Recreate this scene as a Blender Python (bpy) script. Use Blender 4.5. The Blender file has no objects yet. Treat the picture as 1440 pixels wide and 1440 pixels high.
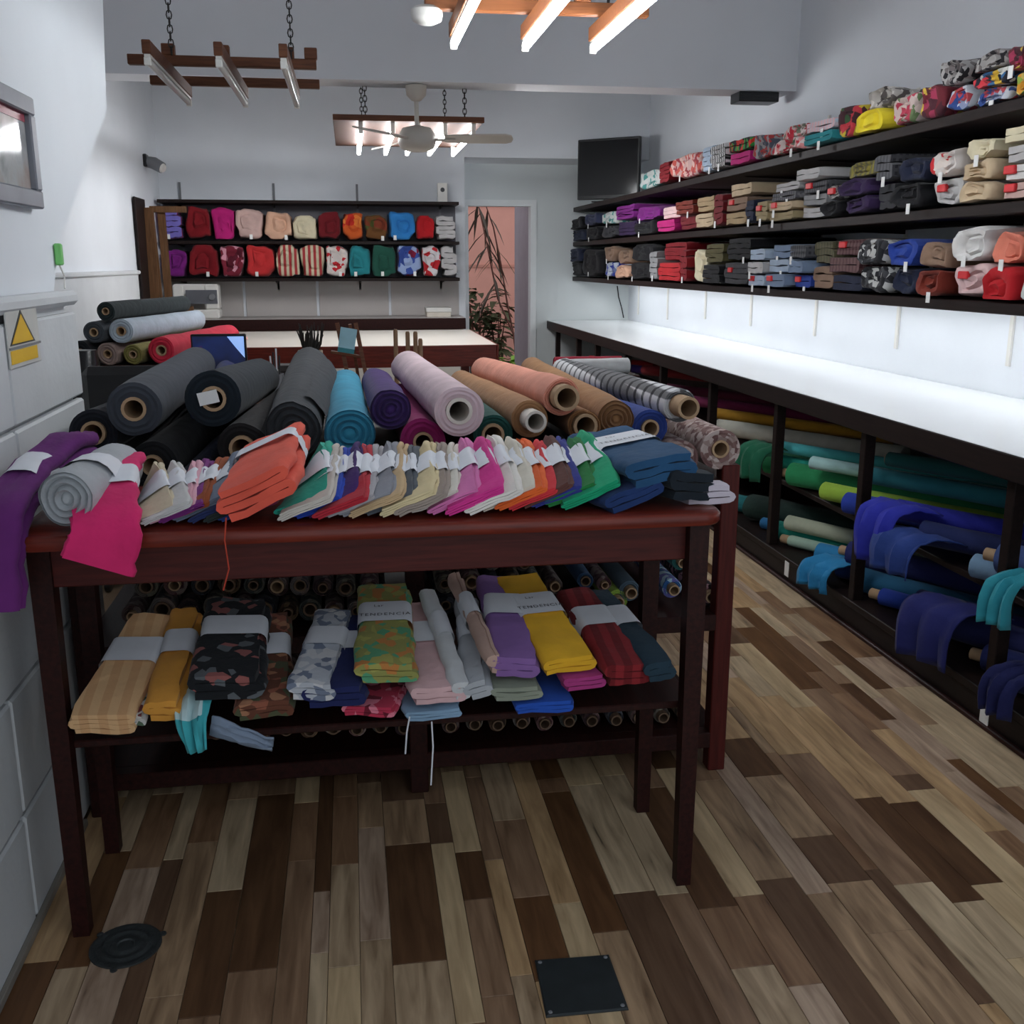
import bpy, math, random
from mathutils import Vector as V3, Matrix, noise
random.seed(11)
scene = bpy.context.scene
C = scene.collection
# ------------------------------------------------------------------ camera
F = 1440.0; H = 1.5
PITCH = math.atan(350/F); YAW = math.atan(230*math.cos(PITCH)/F)
cam = bpy.data.cameras.new('camera'); camo = bpy.data.objects.new('camera', cam); C.objects.link(camo)
cam.sensor_width = 36; cam.lens = 36.0; cam.clip_start = 0.02
camo.location = (0, 0, H); camo.rotation_euler = (math.pi/2-PITCH, 0, -YAW)
scene.camera = camo
# ------------------------------------------------------------------ world: grey daylight
w = bpy.data.worlds.new('world'); scene.world = w; w.use_nodes = True
bg = w.node_tree.nodes['Background']; bg.inputs[0].default_value = (0.84, 0.92, 1.0, 1); bg.inputs[1].default_value = 1.25
scene.view_settings.view_transform = 'Standard'; scene.view_settings.look = 'None'
scene.view_settings.gamma = 1; scene.view_settings.use_curve_mapping = False
scene.view_settings.exposure = 0.0
TUBE_E = 45.0        # emission of the lit fluorescent tubes
TUBE_FAR_E = 62.0
STRIP_E = 25.0        # LED strip under the lowest wall shelf

# pixel of the photograph -> point on a known plane
fw = V3((math.sin(YAW)*math.cos(PITCH), math.cos(YAW)*math.cos(PITCH), -math.sin(PITCH)))
rt = V3((math.cos(YAW), -math.sin(YAW), 0)); upv = rt.cross(fw); CP = V3((0, 0, H))
def ray(x, y): return fw*F + rt*(x-720) + upv*(720-y)
def atX(x, y, v): d = ray(x, y); return CP + d*(v/d.x)
def atY(x, y, v): d = ray(x, y); return CP + d*(v/d.y)
def atZ(x, y, v): d = ray(x, y); return CP + d*((v-H)/d.z)

# ------------------------------------------------------------------ materials
def lin(c, g=1.0):
    o = []
    for v in c:
        v = v/255
        v = v/12.92 if v <= .04045 else ((v+.055)/1.055)**2.4
        o.append(min(v*g, .92))
    return (o[0], o[1], o[2], 1)
MC = {}
def nodes(name):
    m = bpy.data.materials.new(name); m.use_nodes = True
    nt = m.node_tree; return m, nt, nt.nodes['Principled BSDF']
def N(nt, t, **k):
    n = nt.nodes.new(t)
    for a, b in k.items(): setattr(n, a, b)
    return n
def ramp(nt, stops, interp='LINEAR'):
    r = N(nt, 'ShaderNodeValToRGB'); cr = r.color_ramp; cr.interpolation = interp
    while len(cr.elements) < len(stops): cr.elements.new(0.5)
    for e, (p, c) in zip(cr.elements, stops): e.position = p; e.color = c
    return r
def plain(name, c, rough=.6, metal=0, var=.12, scale=8, bump=0, g=1.0, coat=0):
    k = ('p', name)
    if k in MC: return MC[k]
    m, nt, b = nodes(name)
    tc = N(nt, 'ShaderNodeTexCoord'); no = N(nt, 'ShaderNodeTexNoise'); no.inputs['Scale'].default_value = scale; no.inputs['Detail'].default_value = 5
    nt.links.new(tc.outputs['Object'], no.inputs['Vector'])
    l = lin(c, g)
    r = ramp(nt, [(.3, tuple(v*(1-var) for v in l[:3])+(1,)), (.7, tuple(min(v*(1+var), .95) for v in l[:3])+(1,))])
    nt.links.new(no.outputs['Fac'], r.inputs[0]); nt.links.new(r.outputs[0], b.inputs['Base Color'])
    b.inputs['Roughness'].default_value = rough; b.inputs['Metallic'].default_value = metal
    if coat: b.inputs['Coat Weight'].default_value = coat
    if bump:
        bp = N(nt, 'ShaderNodeBump'); bp.inputs['Strength'].default_value = bump; bp.inputs['Distance'].default_value = .01
        n2 = N(nt, 'ShaderNodeTexNoise'); n2.inputs['Scale'].default_value = scale*6
        nt.links.new(tc.outputs['Object'], n2.inputs['Vector'])
        nt.links.new(n2.outputs['Fac'], bp.inputs['Height']); nt.links.new(bp.outputs[0], b.inputs['Normal'])
    MC[k] = m; return m
def wood(name, c1, c2, rough=.45, scale=6, axis=1, stretch=14, g=1.0, coat=0):
    k = ('w', name)
    if k in MC: return MC[k]
    m, nt, b = nodes(name)
    tc = N(nt, 'ShaderNodeTexCoord'); mp = N(nt, 'ShaderNodeMapping')
    s = [stretch]*3; s[axis] = 1.0; mp.inputs['Scale'].default_value = s
    oi = N(nt, 'ShaderNodeObjectInfo')
    ad = N(nt, 'ShaderNodeVectorMath', operation='ADD')
    mu = N(nt, 'ShaderNodeMath', operation='MULTIPLY'); mu.inputs[1].default_value = 37.0
    nt.links.new(oi.outputs['Random'], mu.inputs[0])
    nt.links.new(tc.outputs['Object'], ad.inputs[0]); nt.links.new(mu.outputs[0], ad.inputs[1])
    nt.links.new(ad.outputs[0], mp.inputs['Vector'])
    no = N(nt, 'ShaderNodeTexNoise'); no.inputs['Scale'].default_value = scale; no.inputs['Detail'].default_value = 6; no.inputs['Distortion'].default_value = .6
    nt.links.new(mp.outputs[0], no.inputs['Vector'])
    st_ = [(.25, lin(c1, g)), (.75, lin(c2, g))]
    if name.startswith('plank_l') or name.startswith('plank_m'): st_ = [(.22, lin(tuple(v*.55 for v in c1), g)), (.31, lin(c1, g)), (.75, lin(c2, g))]
    r = ramp(nt, st_); nt.links.new(no.outputs['Fac'], r.inputs[0])
    nt.links.new(r.outputs[0], b.inputs['Base Color']); b.inputs['Roughness'].default_value = rough
    if max(c2) < 130: b.inputs['Specular IOR Level'].default_value = .15 if max(c2) < 70 else .2
    if coat: b.inputs['Coat Weight'].default_value = coat; b.inputs['Coat Roughness'].default_value = .25
    MC[k] = m; return m
def emit(name, c, e):
    m, nt, b = nodes(name)
    b.inputs['Base Color'].default_value = (1, 1, 1, 1); b.inputs['Emission Color'].default_value = c; b.inputs['Emission Strength'].default_value = e
    return m
FG = .92
def cloth(c, pat=None, cols=None, sc=40):
    """woven cloth; pat: None, floral, stripe, check, spots"""
    key = ('c', tuple(c), pat, tuple(map(tuple, cols or [])), sc)
    if key in MC: return MC[key]
    m, nt, b = nodes('cloth_%d' % len(MC))
    b.inputs['Roughness'].default_value = .88; b.inputs['Sheen Weight'].default_value = .06
    b.inputs['Specular IOR Level'].default_value = .25
    tc = N(nt, 'ShaderNodeTexCoord')
    l = lin(c, FG)
    if pat == 'floral':
        vo = N(nt, 'ShaderNodeTexVoronoi'); vo.inputs['Scale'].default_value = sc; nt.links.new(tc.outputs['Object'], vo.inputs['Vector'])
        sx = N(nt, 'ShaderNodeSeparateXYZ'); nt.links.new(vo.outputs['Color'], sx.inputs[0])
        n = len(cols); r = ramp(nt, [(0, l)] + [(.42+.58*i/n, lin(q, FG)) for i, q in enumerate(cols)], 'CONSTANT')
        nt.links.new(sx.outputs[0], r.inputs[0]); out = r.outputs[0]
    elif pat in ('stripe', 'check', 'vstripe', 'plaid'):
        def wv(d, s):
            x = N(nt, 'ShaderNodeTexWave', bands_direction=d); x.inputs['Scale'].default_value = s; nt.links.new(tc.outputs['Object'], x.inputs['Vector'])
            h_ = .78 if pat == 'plaid' else .45
            r = ramp(nt, [(h_, (0, 0, 0, 1)), (h_+.1, (1, 1, 1, 1))]); nt.links.new(x.outputs['Fac'], r.inputs[0]); return r.outputs[0]
        f = wv('Y' if pat != 'vstripe' else 'X', sc/6)
        if pat in ('check', 'plaid'):
            f2 = wv('Z', sc/6); f3 = wv('X', sc/6)
            a = N(nt, 'ShaderNodeMath', operation='MAXIMUM'); nt.links.new(f2, a.inputs[0]); nt.links.new(f3, a.inputs[1])
            mm = N(nt, 'ShaderNodeMath', operation='ADD'); nt.links.new(f, mm.inputs[0]); nt.links.new(a.outputs[0], mm.inputs[1])
            m2 = N(nt, 'ShaderNodeMath', operation='MULTIPLY'); m2.inputs[1].default_value = .5 if pat == 'check' else .8; nt.links.new(mm.outputs[0], m2.inputs[0]); f = m2.outputs[0]
        mx = N(nt, 'ShaderNodeMix', data_type='RGBA'); nt.links.new(f, mx.inputs[0]); mx.inputs[6].default_value = l; mx.inputs[7].default_value = lin(cols[0], FG); out = mx.outputs[2]
    else:
        no = N(nt, 'ShaderNodeTexNoise'); no.inputs['Scale'].default_value = 9; no.inputs['Detail'].default_value = 4
        nt.links.new(tc.outputs['Object'], no.inputs['Vector'])
        r = ramp(nt, [(.3, tuple(v*.86 for v in l[:3])+(1,)), (.7, tuple(min(v*1.1, .92) for v in l[:3])+(1,))])
        nt.links.new(no.outputs['Fac'], r.inputs[0]); out = r.outputs[0]
    nt.links.new(out, b.inputs['Base Color'])
    wn = N(nt, 'ShaderNodeTexNoise'); wn.inputs['Scale'].default_value = 22; wn.inputs['Detail'].default_value = 3
    nt.links.new(tc.outputs['Object'], wn.inputs['Vector'])
    bp = N(nt, 'ShaderNodeBump'); bp.inputs['Strength'].default_value = .35; bp.inputs['Distance'].default_value = .012
    nt.links.new(wn.outputs['Fac'], bp.inputs['Height']); nt.links.new(bp.outputs[0], b.inputs['Normal'])
    MC[key] = m; return m

WHITE_WALL = plain('white_wall_paint', (224, 228, 233), .75, var=.03, scale=2, bump=.05)
DOOR_WALL = plain('door_wall_paint', (216, 222, 222), .7, var=.03, scale=2)
GREY_PANEL = plain('grey_beige_panel', (184, 178, 174), .6, var=.04, scale=3)
CEIL = plain('ceiling_paint', (222, 224, 228), .8, var=.03, scale=1.5)
WAINS = plain('wainscot_paint', (205, 208, 210), .6, var=.04, scale=5, bump=.15)
DARKWOOD = wood('dark_mahogany', (30, 14, 13), (54, 24, 20), .5, coat=.05)
REDWOOD = wood('red_mahogany', (82, 28, 20), (124, 48, 34), .4, axis=0, coat=.2)
BLACKWOOD = wood('black_brown_wood', (22, 16, 15), (38, 27, 25), .5)
SHELFWOOD = wood('shelf_wenge', (24, 17, 16), (40, 29, 27), .5)
ORANGEWOOD = wood('varnished_pine', (112, 62, 30), (150, 90, 48), .45, axis=0)
BROWNWOOD = wood('walnut_batten', (78, 48, 34), (112, 70, 48), .5, axis=0)
RACKWOOD = wood('rack_slat_wood', (82, 56, 36), (112, 80, 54), .55, axis=2)
LAMINATE = plain('white_laminate', (228, 230, 232), .18, var=.015, scale=2)
IVORYLAM = plain('ivory_laminate', (208, 202, 192), .3, var=.02, scale=2)
PAPER = plain('white_paper_band', (222, 224, 230), .7, var=.04, scale=20)
TAG = plain('white_card_tag', (228, 228, 226), .6, var=.03)
CARD = plain('cardboard_core', (170, 140, 108), .8, var=.1, scale=20)
CARDSHADE = plain('shaded_cardboard_core', (112, 88, 68), .85, var=.1, scale=20)  # cardboard darkened to paint in the shade of the lower rack tiers
CARDW = plain('white_cardboard_core', (212, 204, 194), .8, var=.06, scale=20)
BLACKP = plain('black_plastic', (20, 21, 24), .35, var=.05)
GREYP = plain('grey_plastic', (120, 122, 126), .5, var=.05)
WHITEP = plain('white_plastic', (222, 220, 214), .4, var=.03)
FANP = plain('cream_fan_plastic', (196, 190, 180), .45, var=.03)
IRON = plain('dark_iron', (58, 62, 63), .55, metal=.3, var=.25, scale=30, bump=.2)
CHAINM = plain('chain_steel', (52, 50, 50), .45, metal=.7, var=.1)
TUBE = emit('lit_tube', (.93, .97, 1, 1), TUBE_E)
TUBEF = emit('lit_far_tube', (.95, .97, 1, 1), TUBE_FAR_E)
LED = emit('led_strip_light', (.93, .97, 1, 1), STRIP_E)
TUBEOFF = plain('unlit_tube_glass', (190, 188, 184), .25, var=.02)

# ------------------------------------------------------------------ mesh building
class MB:
    def __init__(s): s.v = []; s.f = []
    def add(s, vs, fs):
        o = len(s.v); s.v += [V3(p) for p in vs]; s.f += [tuple(i+o for i in f) for f in fs]; return s
    def box(s, x0, x1, y0, y1, z0, z1, b=0.0, M=None):
        if b <= 0:
            vs = [(x, y, z) for x in (x0, x1) for y in (y0, y1) for z in (z0, z1)]
            fs = [(0, 1, 3, 2), (4, 6, 7, 5), (0, 4, 5, 1), (2, 3, 7, 6), (0, 2, 6, 4), (1, 5, 7, 3)]
        else:
            lo = (x0, y0, z0); hi = (x1, y1, z1); vs = []; idx = {}
            for cx in (0, 1):
                for cy in (0, 1):
                    for cz in (0, 1):
                        c = (cx, cy, cz)
                        for a in range(3):
                            p = []
                            for k in range(3):
                                e = hi[k] if c[k] else lo[k]
                                p.append(e if k == a else (e-b if c[k] else e+b))
                            idx[(c, a)] = len(vs); vs.append(tuple(p))
            fs = []
            for a in range(3):
                o = [k for k in range(3) if k != a]
                for sd in (0, 1):
                    q = []
                    for (i, j) in ((0, 0), (1, 0), (1, 1), (0, 1)):
                        c = [0]*3; c[a] = sd; c[o[0]] = i; c[o[1]] = j; q.append(idx[(tuple(c), a)])
                    flip = (sd == 0) != (a == 1)
                    fs.append(tuple(reversed(q)) if flip else tuple(q))
            for a in range(3):
                o = [k for k in range(3) if k != a]
                for i in (0, 1):
                    for j in (0, 1):
                        c0 = [0]*3; c0[o[0]] = i; c0[o[1]] = j; c1 = list(c0); c1[a] = 1
                        c0 = tuple(c0); c1 = tuple(c1)
                        fs.append((idx[(c0, o[0])], idx[(c1, o[0])], idx[(c1, o[1])], idx[(c0, o[1])]))
            for cx in (0, 1):
                for cy in (0, 1):
                    for cz in (0, 1):
                        c = (cx, cy, cz); fs.append((idx[(c, 0)], idx[(c, 1)], idx[(c, 2)]))
        if M is not None: vs = [M @ V3(p) for p in vs]
        return s.add(vs, fs)
    def bar(s, p0, p1, w, h, up=(0, 0, 1), b=0.0, w1=None, h1=None):
        p0 = V3(p0); p1 = V3(p1); d = (p1-p0); L = d.length; d.normalize(); up = V3(up)
        x = d.cross(up)
        if x.length < 1e-4: x = d.cross(V3((1, 0, 0)))
        x.normalize(); z = x.cross(d)
        if w1 is None and h1 is None:
            M = Matrix((x, d, z)).transposed().to_4x4(); M.translation = p0
            return s.box(-w/2, w/2, 0, L, -h/2, h/2, b, M)
        w1 = w if w1 is None else w1; h1 = h if h1 is None else h1
        vs = []
        for p, a, c in ((p0, w, h), (p1, w1, h1)):
            for i, j in ((-1, -1), (1, -1), (1, 1), (-1, 1)): vs.append(p+x*(i*a/2)+z*(j*c/2))
        return s.add(vs, [(3, 2, 1, 0), (4, 5, 6, 7)]+[(i, (i+1) % 4, (i+1) % 4+4, i+4) for i in range(4)])
    def tube(s, pts, r, n=8, caps=True):
        pts = [V3(p) for p in pts]; rs = r if isinstance(r, (list, tuple)) else [r]*len(pts)
        vs = []; prev = None
        for i, p in enumerate(pts):
            d = (pts[min(i+1, len(pts)-1)]-pts[max(i-1, 0)]).normalized()
            x = (prev - d*prev.dot(d)) if prev is not None else d.cross(V3((0, 0, 1)) if abs(d.z) < .9 else V3((1, 0, 0)))
            x.normalize(); prev = x; y = d.cross(x)
            for k in range(n):
                a = 2*math.pi*k/n; vs.append(p + x*(rs[i]*math.cos(a)) + y*(rs[i]*math.sin(a)))
        fs = []
        for i in range(len(pts)-1):
            for k in range(n): fs.append((i*n+k, i*n+(k+1) % n, (i+1)*n+(k+1) % n, (i+1)*n+k))
        if caps: fs += [tuple(reversed(range(n))), tuple(range((len(pts)-1)*n, len(pts)*n))]
        return s.add(vs, fs)
    def lathe(s, c, prof, n=24, axis=2):
        vs = []; c = V3(c)
        for r, h in prof:
            for k in range(n):
                a = 2*math.pi*k/n
                p = [0, 0, 0]; p[axis] = h; p[(axis+1) % 3] = r*math.cos(a); p[(axis+2) % 3] = r*math.sin(a)
                vs.append(c+V3(p))
        fs = [(i*n+k, i*n+(k+1) % n, (i+1)*n+(k+1) % n, (i+1)*n+k) for i in range(len(prof)-1) for k in range(n)]
        fs += [tuple(reversed(range(n))), tuple(range((len(prof)-1)*n, len(prof)*n))]
        return s.add(vs, fs)
    def sweep(s, prof, st, caps=True):
        """prof: closed (u,v) outline; st: (centre,U,V,su,sv)"""
        n = len(prof); vs = []
        for c, U, W, su, sv in st:
            for u, v in prof: vs.append(V3(c)+V3(U)*(u*su)+V3(W)*(v*sv))
        fs = [(i*n+k, i*n+(k+1) % n, (i+1)*n+(k+1) % n, (i+1)*n+k) for i in range(len(st)-1) for k in range(n)]
        if caps: fs += [tuple(reversed(range(n))), tuple(range((len(st)-1)*n, len(st)*n))]
        return s.add(vs, fs)
    def prism(s, poly, axis, a, b):
        """poly: list of (p,q) in the two other axes in xyz order"""
        n = len(poly); vs = []
        for h in (a, b):
            for p, q in poly:
                r = [p, q]; r.insert(axis, h); vs.append(tuple(r))
        return s.add(vs, [tuple(range(n)), tuple(reversed(range(n, 2*n)))]+[(i, i+n, (i+1) % n+n, (i+1) % n) for i in range(n)])
    def build(s, name, mat, parent=None, smooth=False, origin=None, soft=0, freq=14, zmin=None):
        if soft: s.v = [p+noise.noise_vector(p*freq)*soft+noise.noise_vector(p*freq*2.7)*(soft*.35) for p in s.v]
        if zmin is not None:
            for p in s.v: p.z = max(p.z, zmin)
        if parent is not None: o = parent_world(parent)
        elif origin is not None: o = V3(origin)
        else:
            xs = [p.x for p in s.v]; ys = [p.y for p in s.v]; zs = [p.z for p in s.v]
            o = V3(((min(xs)+max(xs))/2, (min(ys)+max(ys))/2, min(zs)))
        me = bpy.data.meshes.new(name); me.from_pydata([tuple(p-o) for p in s.v], [], s.f); me.update()
        import bmesh
        bm = bmesh.new(); bm.from_mesh(me); bmesh.ops.recalc_face_normals(bm, faces=bm.faces); bm.to_mesh(me); bm.free()
        if mat: me.materials.append(mat)
        if smooth:
            me.polygons.foreach_set('use_smooth', [True]*len(me.polygons))
            me.set_sharp_from_angle(angle=math.radians(50))
        ob = bpy.data.objects.new(name, me); C.objects.link(ob)
        if parent is not None: ob.parent = parent
        else: ob.location = o
        return ob
def parent_world(p):
    o = V3(p.location)
    while p.parent is not None: p = p.parent; o += V3(p.location)
    return o
LABELS = {}
def tag(o, label, cat, group=None):
    o['label'] = label; o['category'] = cat
    if group: o['group'] = group
    LABELS.setdefault(label, []).append(o.name); return o
def thing(name, label, cat, loc, group=None):
    o = bpy.data.objects.new(name, None); C.objects.link(o); o.location = loc; o.empty_display_size = .05
    return tag(o, label, cat, group)
def struct(name, mb, mat, parent=None, **k):
    o = mb.build(name, mat, parent, **k)
    if parent is None: o['kind'] = 'structure'
    return o

# ------------------------------------------------------------------ SETTING
CEIL_Z = 3.4; RW = 2.85; LW = -1.64; NW = -.82; BW = 9.9; DW = 10.5; FY = -1.0
BEAM0, BEAM1, BEAMZ = 6.59, 6.85, 2.56
PLANKX = [-.775, -.69, -.62, -.53, -.48, -.40, -.315, -.21, -.14, -.10, -.03, .04, .16, .22, .29, .34, .43, .50, .585, .69, .77, .87, .95, 1.05, 1.12, 1.24, 1.28, 1.385, 1.47, 1.56, 1.65, 1.72, 1.78, 1.83, 1.90, 2.02]
# base floor with a far-away plank pattern
def floor_mat():
    m, nt, b = nodes('plank_floor_far')
    tc = N(nt, 'ShaderNodeTexCoord'); mp = N(nt, 'ShaderNodeMapping'); mp.inputs['Rotation'].default_value = (0, 0, math.pi/2)
    nt.links.new(tc.outputs['Object'], mp.inputs['Vector'])
    br = N(nt, 'ShaderNodeTexBrick'); br.inputs['Scale'].default_value = 1; br.inputs['Brick Width'].default_value = .55; br.inputs['Row Height'].default_value = .09
    br.inputs['Mortar Size'].default_value = .001; br.inputs['Color1'].default_value = lin((88, 68, 52)); br.inputs['Color2'].default_value = lin((176, 156, 130)); br.inputs['Mortar'].default_value = lin((90, 75, 60))
    br.offset = .37; nt.links.new(mp.outputs[0], br.inputs['Vector']); nt.links.new(br.outputs[0], b.inputs['Base Color']); b.inputs['Roughness'].default_value = .45
    return m
floor = struct('floor', MB().box(LW-.15, RW+.15, FY, DW+.2, -.12, -.004), floor_mat(), origin=(0, 0, 0))
PAL = {'d': [wood('plank_dark_%d' % i, a, b, .42, scale=4, stretch=10) for i, (a, b) in enumerate([((84, 56, 36), (118, 84, 56)), ((88, 64, 48), (118, 92, 72)), ((76, 52, 36), (110, 80, 56))])],
       'l': [wood('plank_light_%d' % i, a, b, .42, scale=4, stretch=10) for i, (a, b) in enumerate([((158, 136, 108), (214, 190, 156)), ((140, 116, 90), (200, 174, 142)), ((172, 146, 112), (216, 190, 150)), ((124, 98, 74), (192, 160, 126)), ((140, 114, 94), (204, 178, 154)), ((156, 124, 88), (212, 176, 132))])],
       'm': [wood('plank_mid_%d' % i, a, b, .42, scale=4, stretch=10) for i, (a, b) in enumerate([((112, 80, 56), (158, 124, 94)), ((118, 90, 68), (164, 132, 104))])]}
DARK = [(-.315, -.21, 2.00, 2.77), (-.40, -.315, 1.87, 2.31), (-.14, -.10, 2.27, 2.88), (.04, .16, 1.97, 2.45), (.22, .29, 2.18, 2.39), (-.53, -.48, 1.83, 2.47), (.16, .22, 2.44, 2.65), (-.69, -.62, 2.07, 2.53),
        (.50, .585, 2.74, 2.98), (.50, .585, 2.01, 2.66), (.34, .43, 1.87, 2.17), (.585, .69, 1.60, 2.15), (.77, .87, 2.06, 2.64), (.95, 1.05, 1.60, 2.15), (1.12, 1.24, 2.11, 2.32), (1.385, 1.47, 1.99, 2.49), (1.47, 1.56, 2.05, 2.45), (1.56, 1.65, 2.51, 2.60), (1.78, 1.83, 2.26, 2.67), (1.12, 1.24, 2.66, 2.91), (1.24, 1.28, 1.66, 2.15),
        (1.56, 1.65, 3.25, 3.9), (1.65, 1.72, 3.4, 4.15), (1.83, 1.90, 3.21, 3.70), (-.775, -.69, 1.75, 2.1), (-.03, .04, 2.8, 3.05), (.04, .16, 2.68, 2.9), (1.39, 1.47, 4.2, 4.7), (1.72, 1.78, 4.6, 5.2), (.87, .95, 2.75, 3.0)]
rp = random.Random(5)
for i in range(len(PLANKX)-1):
    x0, x1 = PLANKX[i], PLANKX[i+1]; xm = (x0+x1)/2; ymax = 6.3 if xm > 1.05 else 3.35
    dk = sorted([d for d in DARK if d[0] < xm < d[1]], key=lambda d: d[2]); segs = []; y = 1.35+rp.random()*.1
    for d in dk+[(0, 0, ymax, None)]:
        while d[2]-y > .04:
            L = min(rp.uniform(.28, .75), d[2]-y)
            if d[2]-y-L < .12: L = d[2]-y
            q = rp.random(); segs.append((y, y+L, 'l' if q < .74 else ('m' if q < .93 or y < 2.9 else 'd'))); y += L
        if d[3] is not None: segs.append((d[2], d[3], 'd')); y = d[3]
    for a, b, k in segs:
        MB().box(x0+.0007, x1-.0007, a+.0007, b-.0007, -.004, 0, .0008).build('plank', rp.choice(PAL[k]), floor)

# near left wall: a pier whose upper end slants like the side of a stair
pa = atX(82, 345, NW); pb = atX(150, 155, NW); PEND = 3.10
struct('wall_left', MB().prism([(FY, 0), (PEND, 0), (PEND, 1.42), (pa.y, pa.z), (pb.y, pb.z), (pb.y+.35, CEIL_Z), (FY, CEIL_Z)], 0, LW-.15, NW), WHITE_WALL, origin=(NW, 0, 0))
base = struct('trim_1', MB().box(NW, -.80, FY, PEND+.01, 0, 1.36), WAINS, origin=(NW, 0, 0))
for (z0, z1) in ((.01, .27), (.28, .555), (.565, .835), (.845, 1.12), (1.13, 1.365)):
    y = FY
    for y1 in (0.4, 1.55, 2.25 if z0 < .3 else 2.5, PEND+.035):
        MB().box(-.80, -.775, y+.003, y1-.003, z0, z1, .006).build('wainscot_board', WAINS, base); y = y1
MB().box(NW, -.765, FY, PEND+.045, 1.385, 1.425, .012).build('ledge', WAINS, base)
MB().box(NW, -.80, FY, PEND+.01, 1.36, 1.385).build('ledge_groove', WAINS, base)
struct('baseboard_left', MB().box(-.775, -.762, FY, 2.68, 0, .02, .002), plain('skirting_grey', (128, 122, 114), .6))
struct('wall_left_rear', MB().box(LW-.15, LW, 2.6, BW+.15, 0, CEIL_Z), WHITE_WALL)
le = atX(188, 380, LW)
t2 = struct('trim_2', MB().box(LW, LW+.03, 3.2, le.y, 0, le.z-.03), WAINS)
MB().box(LW, LW+.05, 3.2, le.y+.01, le.z-.03, le.z, .008).build('ledge', WAINS, t2)
wb = MB().box(LW-.15, 1.09, BW, BW+.2, 0, CEIL_Z).box(1.09, RW, BW, BW+.2, 2.45, CEIL_Z)
wall_back = struct('wall_back', wb, WHITE_WALL)
struct('ceiling_alcove', MB().box(1.09, RW, BW+.2, DW+.3, 2.45, 2.6), CEIL)
dx0 = atY(658, 290, DW).x; dx1 = atY(746, 290, DW).x; dz = 2.05
dwm = MB().box(.9, dx0, DW, DW+.12, 0, 2.45).box(dx1, RW, DW, DW+.12, 0, 2.45).box(dx0, dx1, DW, DW+.12, dz, 2.45)
struct('wall_back_door', dwm, DOOR_WALL)
dc = MB().box(dx0-.06, dx0, DW-.02, DW+.0, 0, dz+.06).box(dx1, dx1+.06, DW-.02, DW+.0, 0, dz+.06).box(dx0, dx1, DW-.02, DW+.0, dz, dz+.06)
struct('door_1', dc, plain('door_casing_white', (232, 236, 236), .5, var=.03))
struct('wall_passage', MB().box(dx1+.005, dx1+.15, DW+.12, 11.55, 0, 2.5), plain('passage_wall_mauve_grey', (150, 144, 152), .7, var=.06))
struct('wall_passage_left', MB().box(dx0-.9, dx0-.75, DW+.12, 11.55, 0, 2.5), plain('passage_wall_mauve_grey', (150, 144, 152), .7, var=.06))
struct('wall_right', MB().box(RW, RW+.15, FY, DW+.2, 0, CEIL_Z), WHITE_WALL)
struct('ceiling', MB().box(LW-.15, RW+.15, FY, BW+.1, CEIL_Z, CEIL_Z+.12), CEIL)
struct('ceiling_beam', MB().box(LW, RW, BEAM0, BEAM1, BEAMZ, CEIL_Z), CEIL)
struct('ground_courtyard', MB().box(-2, 6, DW+.2, 14, -.12, -.01), plain('courtyard_paving', (110, 104, 98), .8, var=.2, scale=6))
pw = struct('wall_courtyard', MB().box(-2, 6, 13.4, 13.6, 0, 3.4), plain('pink_render', (208, 146, 130), .85, var=.07, scale=3))
for z in (.7, 1.45, 2.2):
    MB().box(-2, 6, 13.385, 13.4, z, z+.03).build('render_band', plain('pink_band', (190, 128, 112), .85), pw)

# ------------------------------------------------------------------ generic cloth builders
def fold_profile(w, t, n, rnd, k=5):
    """outline of a cloth strip folded to and fro n times"""
    lt = t/n; cl = []
    for i in range(n):
        v = -t/2+(i+.5)*lt; xs = [-w/2+lt/2+(w-lt)*j/(k-1) for j in range(k)]
        if i % 2: xs.reverse()
        e = rnd.uniform(-.03, .03)*w
        for j, x in enumerate(xs):
            cl.append((x*(1+e/w), v+(rnd.uniform(-.12, .12)*lt if 0 < j < k-1 else 0)))
        if i < n-1:
            sg = 1 if i % 2 == 0 else -1; cx = xs[-1]*(1+e/w)
            for a in (-45, 0, 45):
                a = math.radians(a); cl.append((cx+sg*math.cos(a)*lt*.5, v+lt/2+math.sin(a)*lt*.5))
    th = lt*.44; L = []; R = []
    for i, (u, v) in enumerate(cl):
        a = cl[max(i-1, 0)]; b = cl[min(i+1, len(cl)-1)]; dx, dy = b[0]-a[0], b[1]-a[1]; d = math.hypot(dx, dy) or 1
        nx, ny = -dy/d, dx/d; L.append((u+nx*th, v+ny*th)); R.append((u-nx*th, v-ny*th))
    return L+R[::-1]
def rr_profile(w, t, r=None, m=4):
    r = min(w, t)/2*.98 if r is None else r; o = []
    for cx, cy, a0 in ((w/2-r, t/2-r, 0), (-w/2+r, t/2-r, 90), (-w/2+r, -t/2+r, 180), (w/2-r, -t/2+r, 270)):
        for i in range(m+1):
            a = math.radians(a0+90*i/m); o.append((cx+r*math.cos(a), cy+r*math.sin(a)))
    return o
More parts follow.
